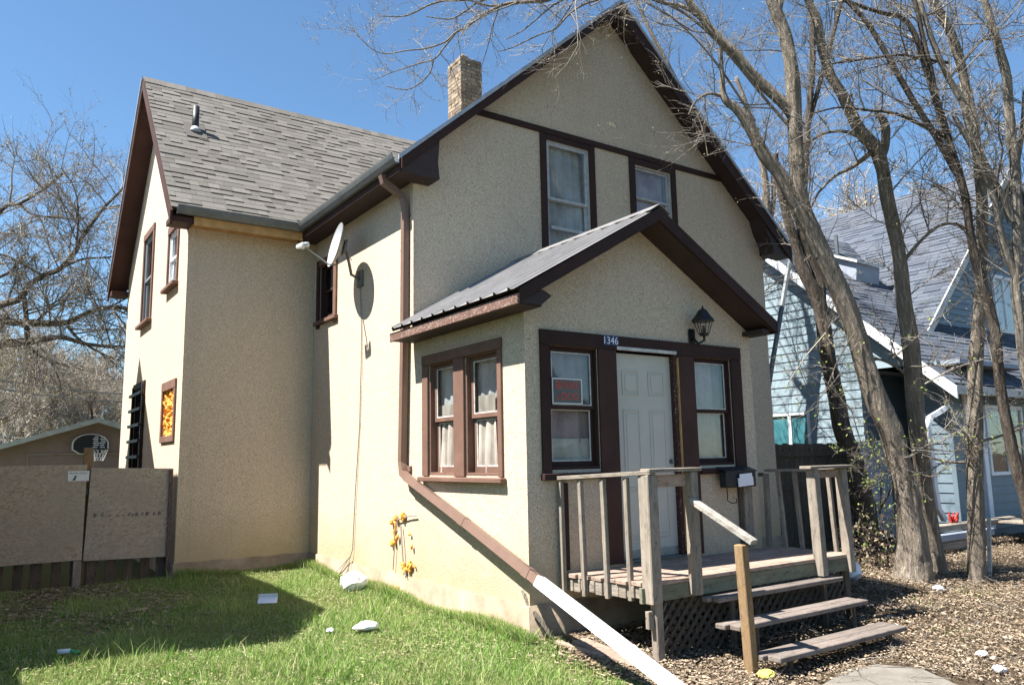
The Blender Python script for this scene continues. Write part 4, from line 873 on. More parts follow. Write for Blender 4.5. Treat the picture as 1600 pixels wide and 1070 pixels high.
# ================================================================ houses across the street (seen in the window panes)
for (hx, hw, hh, lab, mt) in ((-9, 8, 3.2, 'beige house across the street, left of the pair behind the photographer', M_nbwall), (6.5, 9, 3.4, 'taupe house straight across the street behind the photographer', M_garage), (19, 9, 3.2, 'blue grey house across the street at right behind the photographer', M_bpan)):
    oh = thing('street_house', (hx, -30, 0), lab, 'house', 'houses across the street'); hy = -28
    m = M(); m.prism([(hx-hw/2, hy, -.3), (hx+hw/2, hy, -.3), (hx+hw/2, hy, hh), (hx, hy, hh+3.4), (hx-hw/2, hy, hh)], (0, -8, 0)); m.obj('wall', mt, oh)
    for sx_ in (-1, 1):
        m = M(); slab(m, [(hx, hy+.4, hh+3.6), (hx+sx_*(hw/2+.5), hy+.4, hh-.2), (hx+sx_*(hw/2+.5), hy-8.4, hh-.2), (hx, hy-8.4, hh+3.6)], (sx_*.7, 0, 1), .15); m.obj('roof_slope', M_shinb, oh)
    for wx_ in (-2.4, 1.2):
        M().box((hx+wx_, hy, .9), (hx+wx_+1.4, hy+.06, 2.3)).obj('window', M_white, oh); M().box((hx+wx_+.1, hy+.05, 1.0), (hx+wx_+1.3, hy+.07, 2.2)).obj('pane', M_dark, oh)
    M().box((hx-.5, hy, .1), (hx+.4, hy+.05, 2.2)).obj('door', M_white, oh)

# ================================================================ RIGHT NEIGHBOUR HOUSE
nh = thing('blue_house', (12, 2, 0), 'pale blue sided neighbour house with grey shingle roof behind the trees on the right', 'house')
NX = 9.5; sl2 = .877; ZB = 2.65; YB = -1.447
def zs(y): return ZB+sl2*(y-YB)
yr2 = 3.6
def course_wall_x(par, x, s, y0f, y1f, z0, z1, mat, skip=None, h=.17):   # boards on a wall at x facing s
    z = z0
    while z < z1-.01:
        zt = min(z+h, z1); a, b = y0f(z+h*.5), y1f(z+h*.5)
        segs = [(a, b)]
        if skip:
            for (ya, yb_, za, zb_) in skip:
                if za < z+h*.5 < zb_: segs = [(p, min(q, ya)) for p, q in segs if p < ya]+[(max(p, yb_), q) for p, q in segs if q > yb_]
        for a, b in segs:
            if b-a > .03: M().add([(x, a, z), (x, b, z), (x, b, zt), (x, a, zt), (x+s*.02, a, z), (x+s*.02, b, z), (x+s*.004, b, zt), (x+s*.004, a, zt)], [(4, 5, 6, 7), (0, 1, 5, 4), (0, 4, 7, 3), (1, 2, 6, 5), (3, 2, 1, 0)]).obj('siding_board', mat, par)
        z = zt
def course_wall_y(par, y, x0f, x1f, z0, z1, mat, skip=None, h=.15):
    z = z0
    while z < z1-.01:
        zt = min(z+h, z1); a, b = x0f(z+h*.5), x1f(z+h*.5); segs = [(a, b)]
        if skip:
            for (ya, yb_, za, zb_) in skip:
                if za < z+h*.5 < zb_: segs = [(p, min(q, ya)) for p, q in segs if p < ya]+[(max(p, yb_), q) for p, q in segs if q > yb_]
        for a, b in segs:
            if b-a > .03: M().add([(a, y, z), (b, y, z), (b, y, zt), (a, y, zt), (a, y-.02, z), (b, y-.02, z), (b, y-.004, zt), (a, y-.004, zt)], [(4, 5, 6, 7), (0, 1, 5, 4), (0, 4, 7, 3), (1, 2, 6, 5), (3, 2, 1, 0)]).obj('siding_board', mat, par)
        z = zt
w_ = M(); w_.prism([(NX, 8, -.2), (NX, .33, -.2), (NX, .33, 3.1), (NX, YB+.35, 3.1), (NX, YB+.35, zs(YB+.35)-.15), (NX, yr2, zs(yr2)-.15), (NX, 8, zs(yr2)-.15-(8-yr2)*sl2)], (.12, 0, 0))
gw = w_.obj('gable_wall', M_side, nh)
WN = (1.50, 2.33, 1.45, 2.31)
course_wall_x(gw, NX, -1, lambda z: .33 if z < 3.1 else max(YB+.36, YB+(z+.12-ZB)/sl2), lambda z: min(6.5, 6.5), .0, 5.9, M_side, [WN])
m = M(); m.box((NX-.045, WN[0]-.05, WN[2]-.06), (NX+.0, WN[1]+.05, WN[2])).box((NX-.045, WN[0]-.05, WN[3]), (NX, WN[1]+.05, WN[3]+.05)).box((NX-.044, WN[0]-.05, WN[2]), (NX, WN[0], WN[3])).box((NX-.044, WN[1], WN[2]), (NX, WN[1]+.05, WN[3])).box((NX-.04, 1.87, WN[2]), (NX, 1.94, WN[3])); wn = m.obj('window', M_white, nh)
M().box((NX-.02, WN[0], WN[2]), (NX-.01, WN[1], WN[3])).obj('pane', M_glass, wn); M().box((NX-.006, WN[0], WN[2]), (NX-.002, WN[1], WN[3])).obj('blind', curtain('teal blind', (.04, .18, .22), (.08, .28, .32)), wn)
# front slope roof + back
nS = Vector((0, -sl2, 1)).normalized(); rf = M(); slab(rf, [(NX-.25, YB-.0, ZB), (24, YB, ZB), (24, yr2, zs(yr2)), (NX-.25, yr2, zs(yr2))], nS, .1)
slab(rf, [(NX-.25, yr2, zs(yr2)), (24, yr2, zs(yr2)), (24, 8.4, zs(yr2)-sl2*(8.4-yr2)), (NX-.25, 8.4, zs(yr2)-sl2*(8.4-yr2))], Vector((0, sl2, 1)), .1)
rfo = rf.obj('roof', M_shinb, nh)
roof_plane((NX-.26, YB-.03, ZB), (1, 0, 0), Vector((0, 1, sl2)).normalized(), 12, math.hypot(yr2-YB, zs(yr2)-ZB), rfo, 'shingles', M_shinb, M_shinb, tabs=True, wtab=(.2, .5), th=.016)
m = M(); rake(m, (NX-.26, YB-.08, ZB-.05), (NX-.26, yr2, zs(yr2)+.02), (-1, 0, 0), .21, .03); m.obj('rake_board', M_white, rfo)
m = M(); slab(m, [(NX-.25, YB, ZB-.14), (NX, YB, ZB-.14), (NX, yr2, zs(yr2)-.14), (NX-.25, yr2, zs(yr2)-.14)], nS, .02); m.box((NX+.12, YB+.02, 3.02), (NX+2.6, .9, 3.1)); m.obj('soffit', M_bpan, rfo)
M().box((NX-.25, YB-.05, ZB-.17), (24, YB, ZB-.02), .005).obj('eave_board', M_whited, rfo)
# recess + front room
rw = M(); rw.box((NX+.1, .33, -.2), (24, .5, 3.05)).box((NX, YB+.35, -.2), (24, -.5, 2.72)).obj('front_wall', M_sideshade, nh) if False else None
fw = M().box((NX+.12, .33, -.2), (NX+2.6, .45, 3.0)).box((NX+.45, -1.0, -.2), (24, -.55, 2.85)).obj('front_wall', M_sideshade, nh)
course_wall_y(fw, .33, lambda z: NX+.13, lambda z: NX+2.0, 0, 3.0, M_sideshade)
FWW = (11.25, 12.6, 1.15, 2.3)
course_wall_y(fw, -1.0, lambda z: NX+.53, lambda z: 13.5, .15, 2.62, M_sideshade, [FWW, (10.42, 11.12, .15, 2.6)])
course_wall_x(fw, NX+.45, -1, lambda z: -.99, lambda z: -.55, .15, 2.6, M_sideshade)  # darkened boards stand in for shade on this sun-facing side
M().box((NX+.42, -1.04, .1), (NX+.52, -.96, 2.6), .004).obj('corner_trim', M_sideshade, fw)
m = M().box((10.42, -1.05, .15), (10.50, -1.0, 2.6)).box((10.96, -1.05, .15), (11.10, -1.0, 2.6)); m.obj('door_trim', M_white, fw); M().box((10.5, -1.03, .15), (10.96, -1.0, 2.6)).obj('door', M_bpan, fw)
m = M(); a, b, c, d = FWW; m.box((a-.07, -1.05, c-.06), (b+.07, -1.0, c)).box((a-.07, -1.05, d), (b+.07, -1.0, d+.07)).box((a-.07, -1.05, c), (a, -1.0, d)).box((b, -1.05, c), (b+.07, -1.0, d)).box(((a+b)/2-.03, -1.04, c), ((a+b)/2+.03, -1.0, d)); fwo = m.obj('window', M_white, nh)
M().box((a, -1.02, c), (b, -1.015, d)).obj('pane', M_glass, fwo); M().box((a, -1.008, c), (b, -1.004, d)).obj('blind', M_dark, fwo)  # near-black sheet standing in for the dark room behind the pane
# main upper block with front gable facing the street
YG = .3; apx = (16.18, 8.37); gsl = .94
def zg2(x): return apx[1]-gsl*abs(x-apx[0])
ub = M(); ub.prism([(11.95, YG, 2.8), (20.4, YG, 2.8), (20.4, YG, zg2(20.4)-.12), (apx[0], YG, apx[1]-.12), (11.95, YG, zg2(11.95)-.12)], (0, 10, 0)); ubo = ub.obj('upper_wall', M_sideshade, nh)
GWN = (15.2, 16.1, 4.3, 5.5)
course_wall_y(ubo, YG, lambda z: max(12.0, apx[0]-(apx[1]-.2-z)/gsl), lambda z: min(19.5, apx[0]+(apx[1]-.2-z)/gsl), zs(YG)-.0, 8.1, M_sideshade, [GWN], .14)
m = M(); a, b, c, d = GWN; m.box((a-.08, YG-.06, c-.08), (b+.08, YG, c)).box((a-.08, YG-.06, d), (b+.08, YG, d+.08)).box((a-.08, YG-.06, c), (a, YG, d)).box((b, YG-.06, c), (b+.08, YG, d)).box((a+.4, YG-.05, c), (a+.47, YG, d)); gwo = m.obj('window', M_white, nh)
M().box((a, YG-.03, c), (b, YG-.02, d)).obj('pane', M_glass, gwo); M().box((a, YG-.01, c), (b, YG-.006, d)).obj('blind', M_curb, gwo)
ur = M(); nUL = Vector((-gsl, 0, 1)).normalized(); nUR = Vector((gsl, 0, 1)).normalized(); xe = 11.35
slab(ur, [(xe, YG-.3, zg2(xe)), (apx[0], YG-.3, apx[1]), (apx[0], 10.5, apx[1]), (xe, 10.5, zg2(xe))], nUL, .1); slab(ur, [(apx[0], YG-.3, apx[1]), (21, YG-.3, zg2(21)), (21, 10.5, zg2(21)), (apx[0], 10.5, apx[1])], nUR, .1)
uro = ur.obj('upper_roof', M_shinb, nh)
roof_plane((xe, YG-.31, zg2(xe)), (0, 1, 0), Vector((1, 0, gsl)).normalized(), 10.8, math.hypot(apx[0]-xe, apx[1]-zg2(xe)), uro, 'shingles', M_shinb, M_shinb, tabs=True, wtab=(.2, .5), th=.016)
m = M(); rake(m, (xe-.05, YG-.31, zg2(xe)-.02), (apx[0], YG-.31, apx[1]+.02), (0, -1, 0), .2, .03); rake(m, (apx[0], YG-.31, apx[1]+.02), (21, YG-.31, zg2(21)), (0, -1, 0), .2, .03); m.obj('rake_board', M_whited, uro)
m = M(); slab(m, [(xe+.1, YG-.3, zg2(xe)-.08), (apx[0], YG-.3, apx[1]-.17), (apx[0], YG, apx[1]-.17), (xe+.1, YG, zg2(xe)-.08)], nUL, .02); m.obj('soffit', M_bpan, uro)
# small box vent dormer on the lower slope
dv = M(); p = Vector((12.0, 1.95, zs(1.95))); dv.prism([(11.6, 1.5, zs(1.5)), (11.6, 2.3, zs(2.3)), (11.6, 2.3, zs(2.3)+.12), (11.6, 1.45, zs(1.5)+.42)], (.9, 0, 0)); dv.obj('box_vent', M_bpan, rfo)
M().prism([(11.5, 1.38, zs(1.5)+.40), (11.5, 2.5, zs(2.3)+.20), (11.5, 2.5, zs(2.3)+.25), (11.5, 1.38, zs(1.5)+.46)], (1.1, 0, 0)).obj('vent_lid', M_whited, rfo)
M().tube([(12.9, 2.7, zs(2.7)-.1), (12.9, 2.7, zs(2.7)+.5)], .05, 8).obj('vent_pipe', M_gutter, rfo)
nd = thing('white_downspout', (9.4, -1.1, 0), 'crooked white downspout hanging at the front corner of the blue house', 'downspout')
pts = [(1481, 634), (1470, 642), (1453, 652), (1449, 668), (1454, 700), (1460, 760), (1466, 795), (1476, 812)]
M().tube([onp(px, py, 1, -1.15) for px, py in pts], .055, 4, True, True).obj('pipe', M_white, nd)
# fences between the houses
f2 = thing('dark_board_fence', (7.6, .5, 0), 'dark vertical board fence between the stucco house and the blue house', 'fence')
x = 6.45
while x < 9.1:
    M().box((x, .5, .05), (x+.135, .52, 1.72+rnd.uniform(-.012, .012)), .003).obj('fence_board', WZd, f2); x += .142
M().box((6.45, .47, .95), (9.1, .499, 1.04)).obj('rail', WZd, f2); M().box((6.45, .47, 1.50), (9.1, .499, 1.58)).obj('rail', WZd, f2)
f3 = thing('pale_board_fence', (9.1, 0, 0), 'pale grey blue vertical board screen beside the front corner of the blue house', 'fence')
x = 8.47
while x < 9.44:
    M().box((x, -.06, .05), (x+.13, -.04, 1.74), .003).obj('fence_board', M_bpan, f3); x += .137
# timber edging & low deck near the neighbour
te = thing('timber_retaining_wall', (9, -1.7, 0), 'low stacked timber edging wall in front of the blue house', 'retaining wall')
for (xa, xb, yy, za, zb, mt) in ((7.8, 11.6, -1.62, .33, .43, WX), (7.9, 9.6, -1.70, .20, .31, M_bpan), (7.75, 9.0, -1.66, .06, .185, WX), (8.6, 9.4, -1.75, -.1, .05, WX), (7.3, 8.2, -1.63, -.12, .045, WX)):
    M().box((xa, yy, za), (xb, yy+.15, zb), .012).obj('timber', mt, te)
pd = thing('neighbour_porch_step', (11, -1.9, 0), 'grey plank stoop beside the leaning post in front of the blue house', 'steps')
M().box((9.9, -2.2, .36), (14, -1.63, .40), .005).obj('plank', WX, pd); M().box((9.9, -2.25, .24), (14, -2.21, .355), .004).obj('riser', WX, pd); M().box((10.4, -2.6, .14), (14, -2.26, .18), .005).obj('plank', WX, pd); M().box((10.5, -2.3, -.1), (10.62, -2.24, .24)).obj('leg', WZd, pd)
M().box((10.9, -2.5, -.1), (11.02, -2.4, .14)).obj('leg', WZd, pd)
lpst = M().beam(onp(1547, 918, 1, -2.75), onp(1545, 808, 1, -2.75), .03, .045, up=(0, 1, 0), bev=.003).obj('garden_stake', M_whited); tag(lpst, 'slim whitish upright stake just right of the straight tree trunk', 'stake')
rb = M(); c = onp(1490, 808, 1, -1.5)
for i in range(14):
    a = rnd.uniform(0, 6.28); rb.tube([c+Vector((rnd.uniform(-.1, .1), 0, -.12)), c+Vector((.12*math.cos(a), .05*math.sin(a), rnd.uniform(0, .1)))], [.02, .012], 5)
tag(rb.obj('red_bundle', plain('red cloth', (.45, .03, .02), .7, .3, 10, .003)), 'small red bundle lying on the timber wall by the white downspout', 'bundle')

# ================================================================ TREES
def ringmesh(P, Rr, sides):
    """P (N,k,3), Rr (N,k) -> verts, quads"""
    Nn, k, _ = P.shape
    T = P[:, -1]-P[:, 0]; T /= np.linalg.norm(T, axis=1, keepdims=True)+1e-9
    ref = np.where(np.abs(T[:, 2:3]) < .9, np.array([[0, 0, 1.]]), np.array([[1., 0, 0]]))
    A = np.cross(T, ref); A /= np.linalg.norm(A, axis=1, keepdims=True)+1e-9; B = np.cross(T, A)
    an = np.arange(sides)*2*np.pi/sides
    off = A[:, None, None, :]*np.cos(an)[None, None, :, None]+B[:, None, None, :]*np.sin(an)[None, None, :, None]
    Vv = P[:, :, None, :]+off*Rr[:, :, None, None]
    idx = np.arange(Nn*k*sides).reshape(Nn, k, sides)
    a = idx[:, :-1, :]; b = np.roll(idx, -1, 2)[:, :-1, :]; c = np.roll(idx, -1, 2)[:, 1:, :]; d = idx[:, 1:, :]
    return Vv.reshape(-1, 3), np.stack([a, b, c, d], -1).reshape(-1, 4)
def grow(P0, D, L, R0, levels, nch, k=5, wob=.18, up=.15, sp=.9, ratio=.5, g=rng):
    """returns list of (P, R) batches; P0 (N,3) starts, D unit dirs, L lengths, R0 radii"""
    out = []
    for lv in range(levels):
        n = len(P0)
        if n == 0: break
        P = np.zeros((n, k, 3)); P[:, 0] = P0; d = D.copy()
        for i in range(1, k):
            d = d+g.normal(0, wob, (n, 3))+np.array([0, 0, up*.3]); d /= np.linalg.norm(d, axis=1, keepdims=True); P[:, i] = P[:, i-1]+d*(L/(k-1))[:, None]
        tt = np.linspace(1, .35, k); Rr = R0[:, None]*tt[None]
        out.append((P, Rr))
        if lv == levels-1: break
        c = nch[lv]; t = g.uniform(.12, 1., (n, c))*(k-1); i0 = np.minimum(t.astype(int), k-2); f = (t-i0)[..., None]
        rows = np.arange(n)[:, None]; S = P[rows, i0]*(1-f)+P[rows, i0+1]*f; dd = P[rows, i0+1]-P[rows, i0]; dd /= np.linalg.norm(dd, axis=2, keepdims=True)+1e-9
        q = g.normal(0, 1, dd.shape); q -= dd*np.sum(q*dd, 2, keepdims=True); q /= np.linalg.norm(q, axis=2, keepdims=True)
        nd = dd+q*sp*g.uniform(.6, 1.3, (n, c, 1))+np.array([0, 0, up]); nd /= np.linalg.norm(nd, axis=2, keepdims=True)
        L2 = (L[:, None]*ratio*g.uniform(.45, 1.25, (n, c))); R2 = np.maximum(R0[:, None]*.5*np.ones((n, c)), .0016)
        P0, D, L, R0 = S.reshape(-1, 3), nd.reshape(-1, 3), L2.ravel(), R2.ravel()
    return out
def batches(bt, sides_fn):
    VV_, QQ = [], []; o = 0
    for lv, (P, Rr) in enumerate(bt):
        v, q = ringmesh(P, Rr, sides_fn(lv)); VV_.append(v); QQ.append(q+o); o += len(v)
    return np.concatenate(VV_), np.concatenate(QQ)
def buds_from(P, n, size, g=rng, spread=.03):
    k = P.shape[1]; i = g.integers(0, len(P), n); j = g.integers(1, k, n); c = P[i, j]+g.normal(0, spread, (n, 3))
    a = g.normal(0, 1, (n, 3)); a /= np.linalg.norm(a, axis=1, keepdims=True); b = g.normal(0, 1, (n, 3)); b = np.cross(a, b); b /= np.linalg.norm(b, axis=1, keepdims=True)
    s = (size*g.uniform(.5, 1.4, n))[:, None]
    return np.stack([c, c+a*s*.6+b*s*.35, c+a*s*1.3, c+a*s*.6-b*s*.35], 1).reshape(-1, 3), np.arange(n*4).reshape(-1, 4)
def limb(pts, depth, dd=0):     # pixel polyline (x, y, r) -> smooth world path and radii
    n = len(pts); P = []; Rr = []
    for i, (x, y, r) in enumerate(pts):
        dep = depth+dd*i/(max(1, n-1)); P.append(np.array(at(x, y, dep))); Rr.append(r*(.88 if y < 650 else .95)*dep/CF)
    P = np.array(P); Rr = np.array(Rr); out = []; ro = []
    for i in range(n-1):
        p0, p1, p2, p3 = P[max(i-1, 0)], P[i], P[i+1], P[min(i+2, n-1)]; m_ = 9
        for t in np.arange(m_)/m_:
            out.append(.5*((2*p1)+(p2-p0)*t+(2*p0-5*p1+4*p2-p3)*t*t+(-p0+3*p1-3*p2+p3)*t**3)); ro.append(Rr[i]*(1-t)+Rr[i+1]*t)
    out.append(P[-1]); ro.append(Rr[-1]); return np.array(out), np.array(ro)
def lumpy(P, Rr, sides, seed, amp=.07):
    g = np.random.default_rng(seed); m = M(); pts = [Vector(p) for p in P]; n = len(pts); pr = None; ph = g.uniform(0, 6.28, 4)
    ring = []
    for i, p in enumerate(pts):
        t = (pts[min(i+1, n-1)]-pts[max(i-1, 0)]).normalized(); rid = (rid*.93+g.normal(0, .017, sides)) if i else g.normal(0, .035, sides)
        if pr is None: pr = t.cross(Vector((.3, .9, .1))).normalized()
        else: pr = (pr-t*pr.dot(t)).normalized()
        q = t.cross(pr)
        for k in range(sides):
            a = 2*math.pi*k/sides; r = Rr[i]*(1+amp*math.sin(3*a+ph[0]+i*.21)+amp*.7*math.sin(5*a+ph[1]-i*.3)+(rid[k] if sides > 20 else amp*.8*g.normal()*.5))
            m.v.append(p+(pr*math.cos(a)+q*math.sin(a))*r)
    for i in range(n-1):
        for k in range(sides): m.f.append([i*sides+k, i*sides+(k+1) % sides, (i+1)*sides+(k+1) % sides, (i+1)*sides+k]); m.fm.append(0)
    m.f.append([(n-1)*sides+k for k in range(sides)]); m.fm.append(0)
    return m
def tree(label, base_limbs, depth, mat, tmat, seed, nch=(7, 6), per_m=4., L0=1.0, extra=(), bud=0, grp='bare trees in front of the blue house', cat='tree', name='bare_tree', up=.15, budmat=None, r_t=.010, skip0=.25, leaf=.013):
    first = base_limbs[0]; b = at(first[0][0], first[0][1], depth)
    t = thing(name, (b.x, b.y, gz(b.y)), label, cat, grp); g = np.random.default_rng(seed); S, D, Ls, Rs = [], [], [], []
    for j, item in enumerate(list(base_limbs)+list(extra)):
        pts = item; dd = 0
        if isinstance(item, tuple): pts, dd = item
        d0 = depth if not isinstance(item, tuple) or len(item) < 3 else item[2]
        P, Rr = limb(pts, d0, dd)
        big = Rr.max() > .05
        if j == 0:
            P = np.vstack([P[:1]-np.array([[0, 0, .25]]), P]); Rr = np.concatenate([[Rr[0]*1.1], Rr])
        lumpy(P, Rr, 30 if big else 8, seed*10+j, .06 if big else .04).obj('trunk' if j == 0 else 'branch', mat, t, True)
        seg = np.linalg.norm(np.diff(P, axis=0), axis=1); cum = np.concatenate([[0], np.cumsum(seg)]); tot = cum[-1]
        st0 = skip0 if j == 0 else .05; n = int(tot*(1-st0)*per_m*(1.2 if not big else 1)); s = g.uniform(st0, 1, n)*tot
        idx = np.clip(np.searchsorted(cum, s)-1, 0, len(P)-2); f = ((s-cum[idx])/(seg[idx]+1e-9))[:, None]; p = P[idx]*(1-f)+P[idx+1]*f; tg = P[idx+1]-P[idx]; tg /= np.linalg.norm(tg, axis=1, keepdims=True)
        q = g.normal(0, 1, (n, 3)); q -= tg*np.sum(q*tg, 1, keepdims=True); q /= np.linalg.norm(q, axis=1, keepdims=True); d = q+tg*.5+np.array([0, 0, up*2]); d /= np.linalg.norm(d, axis=1, keepdims=True)
        S.append(p); D.append(d); Ls.append(L0*g.uniform(.4, 1.4, n)); Rs.append(np.minimum(r_t*g.uniform(.5, 1.4, n), Rr[idx]*.6))
    bt = grow(np.concatenate(S), np.concatenate(D), np.concatenate(Ls), np.concatenate(Rs), len(nch)+1, nch, g=g, up=up)
    Vv, Q = batches(bt, lambda l: 4 if l == 0 else 3); tag(npmesh('twigs', Vv, Q, None, tmat, t), kind='stuff')
    if bud:
        bv, bq = buds_from(bt[-1][0], bud, leaf, g); tag(npmesh('buds', bv, bq, None, budmat or M_bud, t), kind='stuff')
    return t
T1 = [(1427, 924, 43), (1426, 906, 33), (1427, 880, 27), (1426, 850, 23.5), (1421, 800, 19.5), (1413, 750, 17), (1404, 715, 17.5), (1394, 680, 18.5), (1372, 632, 20), (1354, 575, 18), (1337, 520, 17), (1312, 455, 16.5), (1284, 397, 16), (1262, 345, 15), (1251, 314, 14), (1246, 270, 12.5), (1245, 235, 12), (1240, 157, 12), (1235, 98, 11), (1226, 51, 10.5), (1214, 20, 10), (1203, -8, 9), (1185, -60, 8), (1170, -140, 6)]
T1b = [[(1250, 200, 10), (1230, 169, 9), (1196, 137, 9), (1169, 110, 8.5), (1149, 84, 8), (1130, 67, 7.5), (1102, 35, 6.5), (1078, 4, 6), (1060, -25, 5)],
       [(1262, 350, 13), (1243, 318, 12), (1220, 275, 11.5), (1196, 243, 11), (1177, 208, 9.5), (1153, 173, 8), (1132, 153, 6), (1128, 118, 4), (1126, 79, 3.5), (1131, 62, 3)],
       [(1098, 30, 4.5), (1070, 12, 4), (1035, 4, 3.5), (990, -12, 3.2), (934, -22, 4), (880, -10, 4), (855, 0, 3.8), (829, 3, 3.2), (789, 7, 2.8), (755, 24, 2.4), (734, 39, 2.1), (711, 52, 2), (695, 66, 1.6), (666, 76, 1.3), (637, 79, 1.2), (606, 84, 1.1), (587, 80, 1), (566, 63, .9), (540, 30, .7)],
       [(711, 53, 1.8), (695, 73, 1.6), (679, 92, 1.5), (653, 100, 1.2), (613, 113, .8), (585, 125, .6)], [(677, 95, 1.5), (671, 115, 1.3), (655, 131, 1.2), (634, 140, 1), (603, 135, .7)],
       [(855, -2, 2.5), (790, -8, 2.4), (724, 0, 2.2), (697, 1, 2), (671, 8, 1.8), (645, 21, 1.5), (627, 26, 1.2), (590, 25, .8)], [(770, -4, 2), (745, 5, 1.7), (724, 20, 1.5), (703, 30, 1.3), (666, 26, .9)],
       [(990, -12, 2.8), (934, 0, 2.2), (907, 10, 2), (886, 26, 1.8), (868, 45, 1.5), (842, 55, 1.3), (797, 76, 1), (776, 81, .7)], [(920, -14, 2.2), (881, 0, 1.7), (855, 16, 1.5), (818, 47, 1.2), (790, 62, .8)], [(829, 3, 2.5), (776, 9, 2), (758, 8, 1.8), (724, -2, 1.4)],
       [(1128, 150, 3), (1106, 147, 2.5), (1086, 160, 2), (1076, 180, 1.5)], [(1080, 170, 1.4), (1092, 185, 1.2), (1101, 215, 1), (1106, 245, .8)],
       [(1235, 200, 3), (1200, 160, 2.6), (1130, 75, 2.5), (1075, 25, 2.3), (1030, 2, 1.8), (1000, -10, 1.5)], [(1180, 190, 2.2), (1120, 100, 2), (1065, 40, 1.6), (1010, 5, 1.2)],
       [(1214, 20, 8), (1230, -70, 7.5), (1262, -180, 6.5), (1300, -330, 5), (1330, -460, 3.5)], [(1190, -50, 6), (1130, -160, 5.5), (1080, -300, 4.5), (1040, -430, 3)], [(1255, -160, 4.5), (1200, -280, 4), (1180, -430, 3)]]
tree('large bare tree with the thickest, forked leaning trunk just right of the porch', [T1], 9.75, M_bark, M_twig, 21, (6, 6), 4, .85, T1b, 9000, r_t=.009, skip0=.45, leaf=.014)
T2 = [(1359, 868, 22), (1357, 844, 18), (1350, 800, 17), (1344, 760, 16), (1335, 720, 13), (1328, 700, 13), (1315, 666, 13.5), (1306, 620, 13), (1300, 590, 13), (1292, 548, 13), (1284, 492, 12), (1273, 458, 12), (1257, 425, 10.5), (1249, 400, 9), (1242, 378, 8), (1232, 345, 7), (1222, 312, 6), (1214, 280, 5), (1212, 240, 4)]
tree('dark leaning bare tree directly behind the right end of the porch deck', [T2], 12.2, M_barkd, M_twig, 22, (6, 6), 3.5, .8, [[(1284, 480, 9), (1281, 439, 8.5), (1267, 402, 8), (1256, 375, 7.5), (1250, 340, 7), (1256, 290, 6), (1262, 200, 5), (1270, 80, 5), (1260, -60, 4.5), (1230, -220, 3.5)], [(1262, 200, 4), (1300, 60, 4), (1340, -100, 3.5), (1370, -260, 3)], [(1260, -60, 3.5), (1180, -180, 3), (1120, -300, 2.4)]], 1500, skip0=.5)
T3 = [(1473, 916, 18), (1467, 890, 13.5), (1457, 835, 12), (1445, 765, 12), (1437, 700, 12.5), (1432, 655, 13), (1428, 595, 14.5), (1421, 530, 14.5), (1414, 480, 13), (1407, 410, 11.5), (1394, 346, 11), (1384, 293, 11), (1378, 258, 11), (1368, 233, 12), (1345, 207, 10.5), (1331, 179, 9.5), (1317, 151, 9), (1300, 123, 8), (1289, 92, 7.5), (1281, 62, 7.5), (1277, 34, 7), (1267, 11, 6), (1255, -15, 5), (1235, -60, 4)]
tree('bare tree with a reddish trunk right behind the thickest trunk', [T3], 10.1, M_bark, M_twig, 23, (7, 7), 4.6, .85, [[(1255, -15, 5), (1270, -120, 5), (1310, -260, 4.5), (1370, -420, 3.5)], [(1262, -80, 4), (1230, -200, 4), (1240, -360, 3)], [(1376, 246, 8), (1383, 225, 7.5), (1384, 200, 7.5), (1378, 186, 6), (1370, 180, 4)], [(1360, 240, 5), (1330, 262, 3.5), (1305, 275, 2.6), (1280, 300, 2), (1265, 330, 1.5)], [(1345, 215, 4), (1320, 206, 3), (1290, 208, 2.5), (1262, 222, 2), (1250, 225, 1.5)], [(1412, 408, 4), (1440, 375, 2.8), (1470, 352, 2.6), (1500, 352, 2.8), (1528, 372, 3)], [(1434, 600, 3), (1395, 570, 2.5), (1360, 560, 2.2), (1335, 575, 1.6)]], 5000, skip0=.45)
T4 = [(1527, 922, 17), (1526, 900, 13.5), (1526, 870, 12.5), (1526, 830, 12.5), (1523, 735, 11.5), (1523, 700, 11.5), (1524, 631, 11.5), (1526, 560, 11), (1530, 488, 10), (1534, 417, 9.5), (1535, 329, 9), (1530, 270, 8.5), (1523, 209, 8), (1514, 155, 7.5), (1507, 126, 7.5), (1497, 87, 8), (1482, 45, 7.5), (1467, 18, 7), (1455, -5, 6.5), (1435, -60, 5), (1420, -130, 4)]
tree('slim straight bare tree standing left of the whitish stake', [T4], 9.75, M_bark, M_twig, 24, (7, 7), 4.6, .9, [[(1440, -50, 5), (1470, -160, 5), (1480, -300, 4.5), (1500, -450, 3)], [(1425, -100, 4), (1380, -220, 4), (1350, -380, 3)], [(1522, 720, 2.5), (1490, 722, 2.2), (1455, 715, 1.8), (1425, 706, 1.4)], [(1530, 690, 2.6), (1560, 682, 2.2), (1598, 668, 1.8), (1640, 650, 1.2)], [(1512, 150, 3), (1500, 110, 2.5), (1528, 70, 2), (1560, 45, 1.8), (1600, 0, 1.3)]], 4000, skip0=.4)
T5 = [(1632, 905, 15), (1628, 860, 12), (1612, 820, 10.5), (1600, 773, 9.5), (1588, 730, 9), (1578, 684, 8.5), (1567, 631, 8.5), (1560, 577, 8), (1556, 524, 8), (1546, 481, 8), (1534, 440, 7.5), (1524, 403, 7), (1515, 357, 6.5), (1507, 304, 6.5), (1497, 269, 6.5), (1482, 221, 5.5), (1467, 175, 5), (1452, 125, 5), (1440, 84, 4.8), (1427, 50, 4.5), (1408, 28, 4), (1370, 18, 3.5), (1317, 0, 3)]
